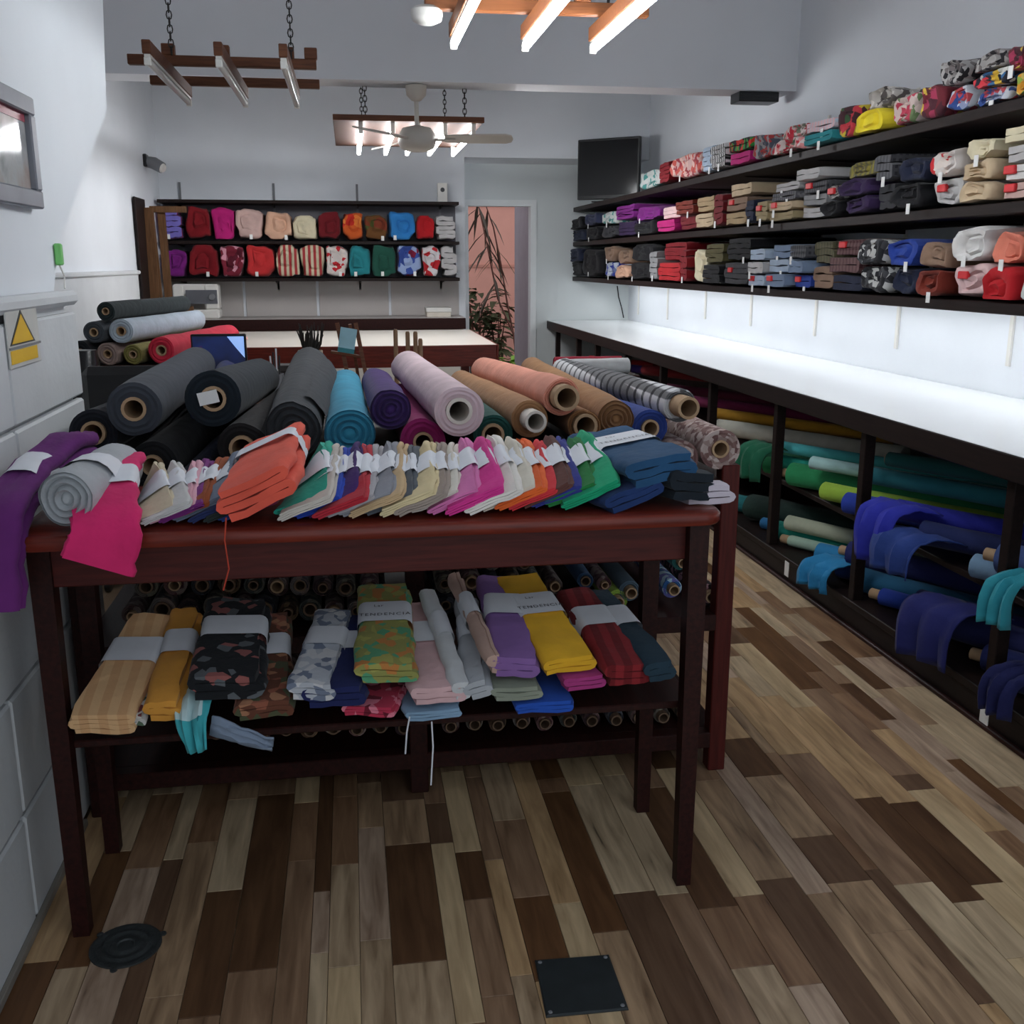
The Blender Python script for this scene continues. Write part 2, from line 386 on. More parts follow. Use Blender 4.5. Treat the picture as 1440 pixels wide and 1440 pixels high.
def lettering(parent, O, U, W, Nn, size, txt, mat):
    cu = bpy.data.curves.new('lettering', 'FONT'); cu.body = txt; cu.size = size; cu.align_x = 'CENTER'; cu.align_y = 'CENTER'; cu.space_character = 1.25
    cu.resolution_u = 2
    tmp = bpy.data.objects.new('tmp', cu); C.objects.link(tmp)
    dg = bpy.context.evaluated_depsgraph_get(); me = bpy.data.meshes.new_from_object(tmp.evaluated_get(dg))
    bpy.data.objects.remove(tmp)
    M = Matrix((U, W, Nn)).transposed().to_4x4(); M.translation = O-parent_world(parent)
    me.transform(M); me.materials.append(mat)
    o = bpy.data.objects.new('lettering', me); C.objects.link(o); o.parent = parent; return o
INK = plain('black_ink', (40, 40, 46), .7)
def folded(name, label, cat, O, U, V, W, w, t, L, n, mat, group=None, band=None, text=None, seed=0, flare=.10, pinch=.06, droop=0, soft=None, tagp=None):
    """folded cloth: O = centre of its front end, U width, V thickness, W length direction (away from the viewer)"""
    O = V3(O); U = V3(U).normalized(); V = V3(V).normalized(); W = V3(W).normalized(); r = random.Random(seed)
    basep = O+W*(L/2)-V*(t/2)
    e = thing(name, label, cat, basep, group)
    prof = fold_profile(w, t, n, r) if not soft else soft
    st = []; K = 12
    for i in range(K):
        s = i/(K-1); bs = .55 if band is None else (band[0]+band[1])/2
        g = math.exp(-((s-bs)/.16)**2)
        su = 1-pinch*g*1.2+flare*max(0, .35-s)*r.uniform(.7, 1.2); sv = 1-pinch*g+flare*.8*max(0, .3-s)
        c = O+W*(s*L)+U*(r.uniform(-.004, .004))-U*(droop*max(0, .45-s)**2*5)
        if i == 0: su *= .97; sv *= .94
        if i == K-1: su *= .95; sv *= .9
        st.append((c, U, V, su, sv))
    MB().sweep(prof, st).build('fabric', mat, e, smooth=True, soft=.006)
    if band:
        bp = rr_profile(w*1.0+.006, t+.009, min(t*.46, .02))
        bst = []
        for s in (band[0], (band[0]+band[1])/2, band[1]):
            bst.append((O+W*(s*L), U, V, 1.0, 1.0))
        b = MB().sweep(bp, bst, caps=False).build('paper_band', PAPER, e, smooth=True)
        if text:
            s = (band[0]+band[1])/2
            lettering(b, O+W*((s-.05)*L)+V*(t/2+.0058), U, W, V, min(.02, w*.15), text, INK)
            lettering(b, O+W*((s+.06)*L)+V*(t/2+.0058)-U*(w*.12), U, W, V, min(.016, w*.12), 'Lar', INK)
    if tagp:
        p = O+U*(w*tagp)-W*.004
        MB().box(p.x-.012, p.x+.012, p.y-.003, p.y, p.z-.075, p.z-.03, .001).build('price_tag', TAG, e)
    return e
def roll_meshes(e, p0, p1, r, mat, core=.03, proud=0.0, core_mat=None, seed=0, flat=1.0, bumps=.0, parts=True, nseg=28):
    """fabric wound round a cardboard tube from p0 (visible end) to p1"""
    p0 = V3(p0); p1 = V3(p1); d = (p1-p0); L = d.length; d.normalize(); rnd = random.Random(seed)
    up = V3((0, 0, 1)); x = d.cross(up).normalized(); z = x.cross(d); n = nseg
    ph = rnd.uniform(0, 6.28)
    def ring(c, rad, dep=0, seam=True):
        o = []
        for k in range(n):
            a = 2*math.pi*k/n; q = rad*(1-.05*k/n*(1 if seam else 0))
            aa = a+ph
            o.append(c+d*dep+x*(q*math.cos(aa))+z*(q*math.sin(aa)*flat))
        return o
    vs = []; rings = 0
    cr = core if core else r*.12
    m = 5 if core else 7
    for i in range(m+1):                                   # layered end, from the core outwards
        q = cr+(r*.97-cr)*i/m; vs += ring(p0, q, ((.004 if core else .014) if i % 2 else .0)+(.007 if i == 0 else 0)); rings += 1
    S = 7
    for i in range(S+1):
        s = i/S; vs += ring(p0+d*(L*s), r*(1+bumps*math.sin(i*2.4+seed)), .004 if i == 0 else 0); rings += 1
    vs += ring(p1, r*.8, .004); vs += ring(p1, cr, 0); rings += 2
    fs = [(i*n+k, i*n+(k+1) % n, (i+1)*n+(k+1) % n, (i+1)*n+k) for i in range(rings-1) for k in range(n)]
    if not core: fs.append(tuple(range(n)))
    fs.append(tuple(range((rings-1)*n, rings*n)))
    MB().add(vs, fs).build('fabric', mat, e, smooth=True, soft=.004 if core else .006, freq=9, zmin=min(p0.z, p1.z)-r)
    if core:
        a = p0-d*proud+d*.002; b = p0+d*min(L*.9, .5); nn = 18; vs = []
        for c, q in ((b, core*.99), (a, core*.99), (a, core*.74), (b, core*.74)):
            for k in range(nn):
                t = 2*math.pi*k/nn; vs.append(c+x*(q*math.cos(t))+z*(q*math.sin(t)*flat))
        fs = [(i*nn+k, i*nn+(k+1) % nn, (i+1)*nn+(k+1) % nn, (i+1)*nn+k) for i in range(3) for k in range(nn)]+[tuple(range(3*nn, 4*nn))]
        MB().add(vs, fs).build('core_tube', core_mat or CARD, e, smooth=True)
def roll(name, label, p0, p1, r, mat, group=None, cat='fabric roll', **k):
    p0 = V3(p0); p1 = V3(p1); mid = (p0+p1)/2
    e = thing(name, label, cat, (mid.x, mid.y, min(p0.z, p1.z)-r), group)
    roll_meshes(e, p0, p1, r, mat, **k); return e
def sheet(name, label, path, wdir, widths, mat, cat='cloth', group=None, th=.005, wave=.012, seed=0, m=9):
    """a loose cloth hanging along path"""
    rnd = random.Random(seed); wdir = V3(wdir).normalized(); P = [V3(p) for p in path]
    Q = []
    for i in range(len(P)-1):
        for j in range(4): Q.append(P[i].lerp(P[i+1], j/4))
    Q.append(P[-1])
    for _ in range(2): Q = [Q[0]]+[(Q[i-1]+Q[i]*2+Q[i+1])/4 for i in range(1, len(Q)-1)]+[Q[-1]]
    nn = len(Q); vs = []
    for i, p in enumerate(Q):
        s = i/(nn-1); wi = widths[0]+(widths[1]-widths[0])*s
        d = (Q[min(i+1, nn-1)]-Q[max(i-1, 0)]).normalized(); nrm = d.cross(wdir).normalized()
        for j in range(m):
            u = j/(m-1)-.5; vs.append(p+wdir*(u*wi)+nrm*(wave*math.sin(j*1.9+seed+s*2)*(.3+s))+V3((0, 0, 1))*(rnd.uniform(-.004, .004)))
    fs = [(i*m+j, i*m+j+1, (i+1)*m+j+1, (i+1)*m+j) for i in range(nn-1) for j in range(m-1)]
    o = MB().add(vs, fs).build(name, mat, smooth=True)
    md = o.modifiers.new('s', 'SOLIDIFY'); md.thickness = th; md.offset = 0
    return tag(o, label, cat, group)

# ------------------------------------------------------------------ LONG COUNTER under the wall shelves
CT = .93; CF = 1.99
lc = thing('long_counter', 'long white-topped counter with dark wood edge and posts along the shelf wall', 'counter', (2.4, 5.8, 0))
MB().box(CF+.004, RW-.004, 1.2, DW-.01, CT-.012, CT, .002).build('worktop', LAMINATE, lc)
MB().box(CF, CF+.035, 1.2, DW-.01, CT-.085, CT-.002, .004).build('front_edge', BLACKWOOD, lc)
MB().box(CF, RW-.004, DW-.045, DW-.01, CT-.085, CT-.002, .004).build('end_edge', BLACKWOOD, lc)
MB().box(CF+.035, RW-.004, 1.2, DW-.045, CT-.06, CT-.012).build('underboard', BLACKWOOD, lc)
for x in (783, 812, 838, 880, 930, 1000, 1095, 1222, 1440):
    y = 1440*2.04/(x-490)*1.0; y = atX(x, 600, 2.05).y
    MB().box(2.03, 2.075, y-.022, y+.022, .13, CT-.06, .003).build('post', BLACKWOOD, lc)
MB().box(2.03, 2.075, 1.9-.022, 1.9+.022, .13, CT-.06, .003).build('post', BLACKWOOD, lc)
MB().box(2.02, RW-.004, 1.2, DW-.01, .10, .13, .003).build('bottom_shelf', BLACKWOOD, lc)
MB().box(2.035, 2.06, 1.2, DW-.01, 0, .10).build('kick_board', BLACKWOOD, lc)
MB().box(2.016, 2.034, 1.2, DW-.01, 0, .018, .004).build('kick_moulding', DARKWOOD, lc)
MB().box(2.14, RW-.004, 1.2, DW-.01, .405, .43, .003).build('middle_shelf', BLACKWOOD, lc)
MB().box(RW-.03, RW-.004, 1.2, DW-.01, .13, .86).build('back_panel', plain('counter_back', (70, 62, 58), .7), lc)
# ------------------------------------------------------------------ WALL SHELVING
SF = 2.25; ZB, ZM, ZT = 1.365, 1.705, 2.04
ws = thing('wall_shelving', 'three-tier dark wood shelving with slotted uprights above the long white counter', 'shelving', (2.6, 5.8, 1.3))
for zz, nm in ((ZB, 'shelf_board'), (ZM, 'shelf_board'), (ZT, 'shelf_board')):
    MB().box(SF, RW-.012, 2.0, DW-.02, zz-.04, zz, .003).build(nm, SHELFWOOD, ws)
for x in (897, 938, 991, 1055, 1146, 1262, 1423):
    p = atX(x, 480, RW); y = p.y
    tr = MB().box(RW-.012, RW-.001, y-.012, y+.012, 1.06 if x > 950 else 1.0, 2.35).build('upright_track', WHITEP, ws)
    for zz in (ZB, ZM, ZT):
        MB().prism([(RW-.012, zz-.04), (SF+.08, zz-.04), (SF+.1, zz-.045), (RW-.012, zz-.06)], 1, y-.006, y+.006).build('bracket', SHELFWOOD, ws)
for y in (3.0, 2.35): MB().box(RW-.012, RW-.001, y-.012, y+.012, 1.06, 2.35).build('upright_track', WHITEP, ws)
led = thing('led_strip', 'white LED light strip fixed under the lowest wall shelf', 'light strip', (2.62, 6, ZB-.055))
MB().box(2.60, 2.64, 2.1, 10.2, ZB-.05, ZB-.041).build('strip_channel', GREYP, led)
MB().box(2.605, 2.635, 2.1, 10.2, ZB-.054, ZB-.0502).build('diffuser', LED, led)
for i, (x, y) in enumerate(((1086, 500), (1283, 481), (1420, 617))):
    pass
# ------------------------------------------------------------------ FRONT DISPLAY TABLE
TZ = .965; TX0, TX1, TY0, TY1 = -.70, .805, 2.10, 2.585
dt = thing('display_table', 'dark mahogany side table with rounded corners, tall legs and lower shelf', 'table', (.05, 2.34, 0))
cr = .045; po = []
for cx, cy, a0 in ((TX1-cr, TY1-cr, 0), (TX0+cr, TY1-cr, 90), (TX0+cr, TY0+cr, 180), (TX1-cr, TY0+cr, 270)):
    for i in range(6): a = math.radians(a0+18*i); po.append((cx+cr*math.cos(a), cy+cr*math.sin(a)))
def inset(po, d):
    c = ((TX0+TX1)/2, (TY0+TY1)/2); return [(p[0]-d*(1 if p[0] > c[0] else -1), p[1]-d*(1 if p[1] > c[1] else -1)) for p in po]
vs = []; n = len(po)
for d, z in ((.004, TZ-.03), (0, TZ-.024), (0, TZ-.007), (.006, TZ)): vs += [(p[0], p[1], z) for p in inset(po, d)]
MB().add(vs, [(i*n+k, i*n+(k+1) % n, (i+1)*n+(k+1) % n, (i+1)*n+k) for i in range(3) for k in range(n)]+[tuple(reversed(range(n))), tuple(range(3*n, 4*n))]).build('table_top', REDWOOD, dt, smooth=True)
legs = [(-.66, 2.195), (.765, 2.175), (-.665, 2.54), (.762, 2.527)]
for x, y in legs: MB().bar((x, y, 0), (x, y, TZ-.03), .036, .036, up=(0, 1, 0), w1=.046, h1=.046).build('leg', DARKWOOD, dt)
for nm, a, b in (('front_apron', legs[0], legs[1]), ('back_apron', legs[2], legs[3])):
    MB().box(a[0]+.02, b[0]-.02, a[1]-.012 if nm[0] == 'f' else a[1]-.01, a[1]+.012, TZ-.13, TZ-.03, .003).build(nm, wood('apron_mahogany', (58, 18, 16), (88, 32, 26), .5, axis=0, coat=.05), dt)
for x in (-.66, .765): MB().box(x-.012, x+.012, 2.2, 2.51, TZ-.13, TZ-.03, .003).build('side_apron', DARKWOOD, dt)
SZ = .47
MB().box(-.69, .79, 2.21, 2.53, SZ-.018, SZ, .003).build('lower_shelf', DARKWOOD, dt)
# ------------------------------------------------------------------ ROLL RACK behind it
RZ = .905
rk = thing('roll_rack', 'dark wood rack with three tiers holding fabric rolls behind the side table', 'rack', (.15, 3.4, 0))
for x in (-.735, .15, 1.05):
    for y in (2.74, 4.12):
        MB().box(x-.026, x+.026, y-.026, y+.026, 0, RZ+.04 if x > 1 else RZ, .003).build('leg', wood('end_leg_mahogany', (62, 20, 17), (88, 31, 26), .5, axis=2) if x > 1 else DARKWOOD, rk)
for z, nm in ((.125, 'bottom_tier'), (.50, 'middle_tier'), (RZ, 'top_tier')):
    MB().box(-.755, 1.075, 2.715, 2.765, z-.05, z, .003).build('front_rail', DARKWOOD, rk)
    MB().box(-.755, 1.075, 4.1, 4.15, z-.05, z, .003).build('back_rail', DARKWOOD, rk)
    MB().box(-.75, 1.07, 2.77, 4.1, z-.022, z-.004, .002).build(nm, DARKWOOD, rk)
    MB().box(1.03, 1.07, 2.77, 4.1, z-.05, z-.022, .002).build('side_rail', DARKWOOD, rk)

# ------------------------------------------------------------------ CUTTING TABLE, BACK COUNTER, DESK
ct = thing('cutting_table', 'wide ivory-topped cutting table with red-brown wooden front', 'table', (-.3, 8, 0))
MB().box(LW+.06, 1.0, 7.15, 8.8, .925, .95, .003).build('table_top', IVORYLAM, ct)
MB().box(LW+.06, 1.0, 7.135, 7.15, .80, .948, .003).build('front_edge', REDWOOD, ct)
MB().box(1.0, 1.015, 7.135, 8.8, .80, .948, .003).build('side_edge', REDWOOD, ct)
for x in (LW+.1, -.35, .95):
    for y in (7.2, 8.74): MB().box(x-.035, x+.035, y-.035, y+.035, 0, .925, .003).build('leg', REDWOOD, ct)
bc = thing('back_counter', 'narrow counter with dark front edge under the back wall shelves', 'counter', (-.3, 9.6, 0))
MB().box(LW+.01, 1.03, 9.38, BW-.004, .99, 1.02, .003).build('worktop', GREY_PANEL, bc)
MB().box(LW+.01, 1.03, 9.36, 9.38, .92, 1.018, .003).build('front_edge', DARKWOOD, bc)
MB().box(LW+.01, 1.02, 9.45, 9.47, 0, .92).build('front_panel', IVORYLAM, bc)
for i in range(4):
    x0 = LW+.02+i*.665; MB().box(x0+.01, x0+.65, 9.888, BW, 1.021, 1.255 if False else 1.34, .002).build('splash_panel', GREY_PANEL, wall_back)
dk = thing('office_desk', 'low dark desk cluttered with office things behind the fabric rolls', 'desk', (-.5, 5.9, 0))
MB().box(-.95, .55, 5.5, 6.3, .72, .75, .003).build('desk_top', BROWNWOOD, dk)
for x in (-.91, .5):
    for y in (5.55, 6.25): MB().box(x-.025, x+.025, y-.025, y+.025, 0, .72).build('leg', BLACKWOOD, dk)
MB().box(-.9, .45, 6.24, 6.26, .35, .72).build('modesty_panel', BROWNWOOD, dk)
# ------------------------------------------------------------------ BACK WALL SHELVES
BF = 9.55; zt2, zm2, zb2 = 2.035, 1.69, 1.37
bs = thing('back_shelving', 'three dark shelf boards on slotted uprights on the back wall', 'shelving', (-.3, 9.7, 1.3))
for z in (zt2, zm2, zb2): MB().box(LW+.03, 1.0, BF, BW-.012, z-.028, z, .003).build('shelf_board', SHELFWOOD, bs)
for x in (253, 385, 502, 618):
    X = atY(x, 270, BW).x
    MB().box(X-.01, X+.01, BW-.012, BW-.001, 1.26, 2.2).build('upright_track', GREYP, bs)
    for z in (zt2, zm2, zb2): MB().prism([(BW-.012, z-.028), (BF+.06, z-.028), (BF+.08, z-.036), (BW-.012, z-.05)], 0, X-.007, X+.007).build('bracket', BLACKWOOD, bs)
MB().box(LW+.02, 1.0, BW-.011, BW-.002, zb2, zt2).build('back_panel', plain('shelf_back_grey', (108, 106, 112), .7), bs)

# ------------------------------------------------------------------ LIGHT FIXTURES
def chain(parent, x, y, z0, z1, r=.012):
    mb = MB(); L = .042; n = int((z1-z0)/(L*.72)); st = (z1-z0)/n
    for i in range(n):
        zc = z0+(i+.5)*st; pts = []
        for k in range(9):
            a = 2*math.pi*k/8; u = r*math.cos(a); w = (st*.68)*math.sin(a)
            pts.append((x+(u if i % 2 else 0), y+(0 if i % 2 else u), zc+w))
        mb.tube(pts, .0032, 5, caps=False)
    mb.build('chain', CHAINM, parent)
def fixture(name, label, x0, x1, tubes, rails, ty0, ty1, tz, lit, wd, tm, chains, blocks=None):
    e = thing(name, label, 'light fixture', ((x0+x1)/2, (ty0+ty1)/2, tz), 'tube light fixtures hung on chains')
    for y in rails:
        MB().box(x0, x1, y-.02, y+.02, tz+.055, tz+.10, .003).build('rail', wd, e)
    for x in tubes:
        b = MB().box(x-.018, x+.018, ty0, ty1, tz, tz+.055, .003).build('batten', wd, e)
        MB().box(x-.012, x+.012, ty0+.01, ty1-.01, tz-.012, tz).build('lamp_tray', WHITEP, b)
        t = MB().tube([(x, ty0+.02, tz-.028), (x, ty0+.035, tz-.028), (x, ty1-.035, tz-.028), (x, ty1-.02, tz-.028)], [.011, .015, .015, .011], 12).build('tube', TUBE if tm == 1 else (TUBEF if tm == 2 else TUBEOFF), e, smooth=True)
        for yy in (ty0+.012, ty1-.012): MB().box(x-.014, x+.014, yy-.008, yy+.008, tz-.045, tz-.012, .003).build('tube_holder', WHITEP, e)
    for x in blocks or []:
        for y in rails[:1]: MB().box(x-.03, x+.03, y-.022, y+.022, tz+.10, tz+.15, .003).build('rail_block', wd, e)
    for x, y in chains: chain(e, x, y, tz+.10, CEIL_Z)
    return e
k = .85/1.0
f1 = [atZ(203, 72, 2.35).x, atZ(303, 72, 2.35).x, atZ(398, 80, 2.35).x]
r1 = atZ(180, 86, 2.42); r1b = atZ(445, 93, 2.42); r2 = atZ(202, 112, 2.42)
fixture('hanging_light_fixture', 'unlit three-tube fixture of dark wood battens hung on chains by the left wall', r1.x, r1b.x, f1, [r1.y, r2.y+.06], atZ(205, 75, 2.35).y, atZ(258, 137, 2.35).y, 2.35, False, BROWNWOOD, 0,
        [(f1[0]+.02, r1.y-.04), (f1[2]+.01, r1.y-.04)], [f1[0]+.0, f1[0]+.25, f1[0]+.55, f1[2]+.1])
f2 = [atZ(637, 66, 2.33).x, atZ(738, 68, 2.33).x, atZ(832, 72, 2.33).x]
q1 = atZ(597, 12, 2.42); q2 = atZ(908, 26, 2.42); ye = atZ(738, 68, 2.33).y
fixture('hanging_light_fixture', 'lit three-tube fixture of varnished wood on chains above the long counter', q1.x, q2.x, f2, [q1.y, q1.y-.62], ye-1.2, ye, 2.36, True, ORANGEWOOD, 1,
        [(f2[0]-.03, q1.y+.02), (f2[2]+.02, q1.y+.02), (f2[0]-.03, q1.y-.62), (f2[2]+.02, q1.y-.62)], [q1.x+.06, q1.x+.33, q1.x+.6])
z3 = 2.36; a3 = atZ(468, 168, z3); b3 = atZ(683, 170, z3); c3 = atZ(470, 205, z3)
e3 = thing('hanging_light_fixture', 'lit tube fixture with a flat wooden panel on chains behind the ceiling fan', 'light fixture', ((a3.x+b3.x)/2, (a3.y+c3.y)/2, z3), 'tube light fixtures hung on chains')
MB().box(a3.x, b3.x, a3.y, c3.y, z3, z3+.02, .003).build('wood_panel', wood('fixture_panel_wood', (34, 19, 12), (52, 30, 19), .7, axis=0), e3)
MB().box(a3.x, b3.x, a3.y-.02, a3.y, z3-.005, z3+.03, .003).build('panel_edge', BROWNWOOD, e3)
for x in (a3.x+.17, a3.x+.37, a3.x+.53, a3.x+.70, a3.x+.88):
    MB().tube([(x, a3.y+.08, z3-.055), (x, a3.y+.1, z3-.055), (x, c3.y-.1, z3-.055), (x, c3.y-.08, z3-.055)], [.011, .015, .015, .011], 12).build('tube', TUBEF, e3, smooth=True)
    for yy in (a3.y+.07, c3.y-.07): MB().box(x-.014, x+.014, yy-.01, yy+.01, z3-.072, z3, .003).build('tube_holder', WHITEP, e3)
for x in (a3.x+.2, b3.x-.12):
    for y in (a3.y+.02, c3.y-.1): chain(e3, x, y, z3+.02, CEIL_Z)
# smoke sensor
sp = atZ(600, 22, 2.40)
sd = thing('ceiling_sensor', 'small white round sensor hanging on a thin rod by the lit fixture', 'sensor', sp)
MB().lathe(sp, [(.03, -.03), (.055, -.018), (.06, 0), (.06, .018), (.045, .03), (.01, .032)]).build('sensor_body', WHITEP, sd, smooth=True)
MB().tube([sp+V3((0, 0, .03)), (sp.x, sp.y, CEIL_Z)], .004, 6).build('rod', IRON, sd)
# ceiling fan under the beam
fp = atY(585, 122, (BEAM0+BEAM1)/2); fx, fy = fp.x, (BEAM0+BEAM1)/2
cf = thing('ceiling_fan', 'cream ceiling fan with three blades mounted under the beam', 'ceiling fan', (fx, fy, 2.1))
MB().lathe((fx, fy, 0), [(.05, BEAMZ), (.066, BEAMZ-.005), (.06, BEAMZ-.06), (.03, BEAMZ-.09), (.016, BEAMZ-.095)]).build('canopy', FANP, cf, smooth=True)
mz = atY(585, 195, fy).z
MB().tube([(fx, fy, BEAMZ-.09), (fx, fy, mz+.06)], .014, 10).build('down_rod', FANP, cf, smooth=True)
MB().lathe((fx, fy, mz), [(.03, .075), (.09, .06), (.115, .02), (.118, -.03), (.10, -.06), (.06, -.075), (.01, -.078)]).build('motor_housing', FANP, cf, smooth=True)
for a in (-8, 112, 232):
    a = math.radians(a); M = Matrix.Translation((fx, fy, mz+.0)) @ Matrix.Rotation(a, 4, 'Z') @ Matrix.Rotation(math.radians(-14), 4, 'X')
    bl = MB()
    pr = [(.17, -.05), (.3, -.068), (.55, -.072), (.585, -.05), (.595, 0), (.585, .05), (.55, .072), (.3, .068), (.17, .05)]
    nn = len(pr); vs = [M @ V3((x, y, z)) for z in (-.004, .004) for x, y in pr]
    bl.add(vs, [tuple(range(nn)), tuple(reversed(range(nn, 2*nn)))]+[(i, (i+1) % nn, (i+1) % nn+nn, i+nn) for i in range(nn)])
    b = bl.build('blade', FANP, cf); MB().box(.08, .24, -.018, .018, -.012, -.004, .002, M).build('blade_arm', FANP, b)
# black unit under the beam on the right
v0 = atY(1040, 129, BEAM0+.04); v1 = atY(1096, 131, BEAM0+.04)
vu = thing('air_vent', 'black slotted vent box fixed under the ceiling beam', 'vent', ((v0.x+v1.x)/2, BEAM0+.1, BEAMZ-.07))
MB().box(v0.x, v1.x, BEAM0+.04, BEAM0+.2, BEAMZ-.06, BEAMZ, .004).build('vent_body', BLACKP, vu)
for i in range(3): MB().box(v0.x+.01, v1.x-.01, BEAM0+.034, BEAM0+.04, BEAMZ-.052+i*.017, BEAMZ-.044+i*.017).build('slat', GREYP if i == 9 else BLACKP, vu)

# ------------------------------------------------------------------ TELEVISION, BACK-WALL THINGS
tl = atX(812, 240, 2.26); 
tv = thing('television', 'small flat black television on the top wall shelf by the doorway', 'television', (2.5, 10.0, ZT))
A = atY(812, 240, 9.74); B = atY(899, 240, 9.34); zlo = ZT+.03; dd = (V3((B.x, B.y, 0))-V3((A.x, A.y, 0))); ln = dd.length; dd.normalize()
Mx = Matrix((dd, V3((-dd.y, dd.x, 0)), V3((0, 0, 1)))).transposed().to_4x4(); Mx.translation = (A.x, A.y, 0)
th = .53
MB().box(0, ln, 0, .04, zlo, zlo+th, .006, Mx).build('casing', BLACKP, tv)
MB().box(.018, ln-.018, -.003, 0, zlo+.035, zlo+th-.02, 0, Mx).build('screen', plain('tv_glass', (9, 10, 13), .12, var=.02), tv)
MB().box(ln/2-.14, ln/2+.14, -.05, .12, ZT+.001, ZT+.014, .004, Mx).build('stand_foot', BLACKP, tv)
MB().box(ln/2-.04, ln/2+.04, .005, .04, ZT+.012, zlo+.02, 0, Mx).build('stand_neck', BLACKP, tv)
pts = [atY(868, 402, DW-.01), atY(870, 418, DW-.012), atY(874, 432, DW-.02), atY(877, 447, DW-.03)]
tag(MB().tube(pts, .006, 6).build('power_cable', BLACKP), 'thin black cable hanging down the wall behind the counter end', 'cable')
# small frame on top of the back shelving
p = atY(622, 267, 9.7)
sf = thing('small_frame', 'little upright white box with a dark motif on the top back shelf', 'frame', (p.x, 9.7, zt2))
MB().box(p.x-.045, p.x+.045, 9.68, 9.72, zt2+.001, zt2+.17, .004).build('casing', WHITEP, sf)
MB().lathe((p.x, 9.681, zt2+.11), [(.02, -.003), (.012, -.004)], 12, 1).build('motif', BLACKP, sf)
# box on the back counter
p = atY(616, 440, 9.6); 
wbx = thing('storage_box', 'white lidded box on the back counter near the doorway', 'box', (p.x, 9.6, 1.02))
MB().box(p.x-.11, p.x+.11, 9.5, 9.72, 1.021, 1.065, .003).build('box_body', plain('cream_box', (206, 198, 184), .6), wbx)
MB().box(p.x-.115, p.x+.115, 9.495, 9.725, 1.065, 1.105, .004).build('lid', WHITEP, wbx)
# sewing machine
s0 = atY(245, 445, 9.55); s1 = atY(310, 445, 9.55); X0, X1 = s0.x, s1.x; zb = 1.021
sm = thing('sewing_machine', 'white and grey sewing machine on the back counter', 'sewing machine', ((X0+X1)/2, 9.6, 1.02))
MB().box(X0, X1, 9.48, 9.72, zb, zb+.08, .012).build('machine_bed', WHITEP, sm)
MB().box(X1-.12, X1, 9.5, 9.7, zb+.08, zb+.30, .015).build('column', WHITEP, sm)
MB().box(X0+.01, X1-.10, 9.51, 9.69, zb+.2, zb+.3, .015).build('arm', WHITEP, sm)
MB().box(X0+.01, X0+.1, 9.5, 9.68, zb+.13, zb+.29, .01).build('needle_head', WHITEP, sm)
MB().box(X0+.12, X1-.01, 9.495, 9.501, zb+.13, zb+.25).build('control_panel', plain('grey_panel', (92, 94, 100), .5), sm)
MB().lathe((X1-.055, 9.497, zb+.19), [(.03, -.01), (.026, -.02), (.01, -.022)], 16, 1).build('dial', GREYP, sm, smooth=True)
MB().tube([(X0+.055, 9.58, zb+.14), (X0+.055, 9.58, zb+.082)], .004, 6).build('needle', CHAINM, sm)
# folding wooden slat rack leaning against the left wall
wr = thing('slatted_wood_rack', 'tall frame of brown wooden slats leaning at the left end of the back shelves', 'wooden rack', (-1.5, 8.95, 0))
for i, (xt, xb, wd) in enumerate(((187, 208, .085), (205, 226, .07), (226, 242, .06))):
    a = atY(xt, 292, 8.95+.05*i); b = atY(xb, 470, 8.9+.05*i)
    bt = b+(b-a)*1.02
    lo = a+(b-a)*((a.z-.02)/(a.z-b.z)); lo.x = max(lo.x, LW+.06); a.x = max(a.x, LW+.055)
    MB().bar(lo, a, wd, .03, up=(0, 1, 0)).build('slat', RACKWOOD, wr)
for z in (.3, 1.1, 1.9):
    MB().box(LW+.06, LW+.35, 8.99, 9.02, z, z+.05, .003).build('cross_bar', RACKWOOD, wr)
MB().box(LW+.012, LW+.03, 8.6, 9.0, .02, 2.0, .003).build('side_board', BLACKWOOD, wr)
# wall camera
p = atX(203, 233, LW); 
wc = thing('wall_camera', 'small black and clear sensor camera on the left rear wall', 'camera', (LW, p.y, p.z))
MB().box(LW, LW+.03, p.y-.05, p.y+.05, p.z-.01, p.z+.09, .006).build('mount_plate', BLACKP, wc)
MB().tube([(LW+.03, p.y, p.z+.03), (LW+.08, p.y-.02, p.z+.02), (LW+.15, p.y-.05, p.z-.02)], [.045, .05, .046], 14).build('camera_body', GREYP, wc, smooth=True)
MB().tube([(LW+.15, p.y-.05, p.z-.02), (LW+.165, p.y-.056, p.z-.027)], [.04, .03], 14).build('lens', WHITEP, wc, smooth=True)

# ------------------------------------------------------------------ LEFT WALL THINGS
NF = NW+.031
c = [atX(-60, 95, NF), atX(47, 138, NF), atX(58, 293, NF)]
y1 = c[1].y; y0 = y1-.42; zt = c[1].z+.0; zb = zt-.42; zb = atX(56, 293, NF).z
pf = thing('picture_frame', 'grey framed print behind glass on the near left wall', 'picture', (NW, (y0+y1)/2, zb))
X0 = NW+.001; fwid = .045
for nm, a in (('frame_bar', (y0, y1, zt-fwid, zt)), ('frame_bar', (y0, y1, zb, zb+fwid)), ('frame_bar', (y0, y0+fwid, zb+fwid, zt-fwid)), ('frame_bar', (y1-fwid, y1, zb+fwid, zt-fwid))):
    MB().box(X0, X0+.03, a[0], a[1], a[2], a[3], .004).build(nm, plain('silver_grey_frame', (122, 124, 132), .4, metal=.2), pf)
pm, nt, bsd = nodes('faded_map_print'); tcn = N(nt, 'ShaderNodeTexCoord'); no = N(nt, 'ShaderNodeTexNoise'); no.inputs['Scale'].default_value = 9; no.inputs['Detail'].default_value = 6
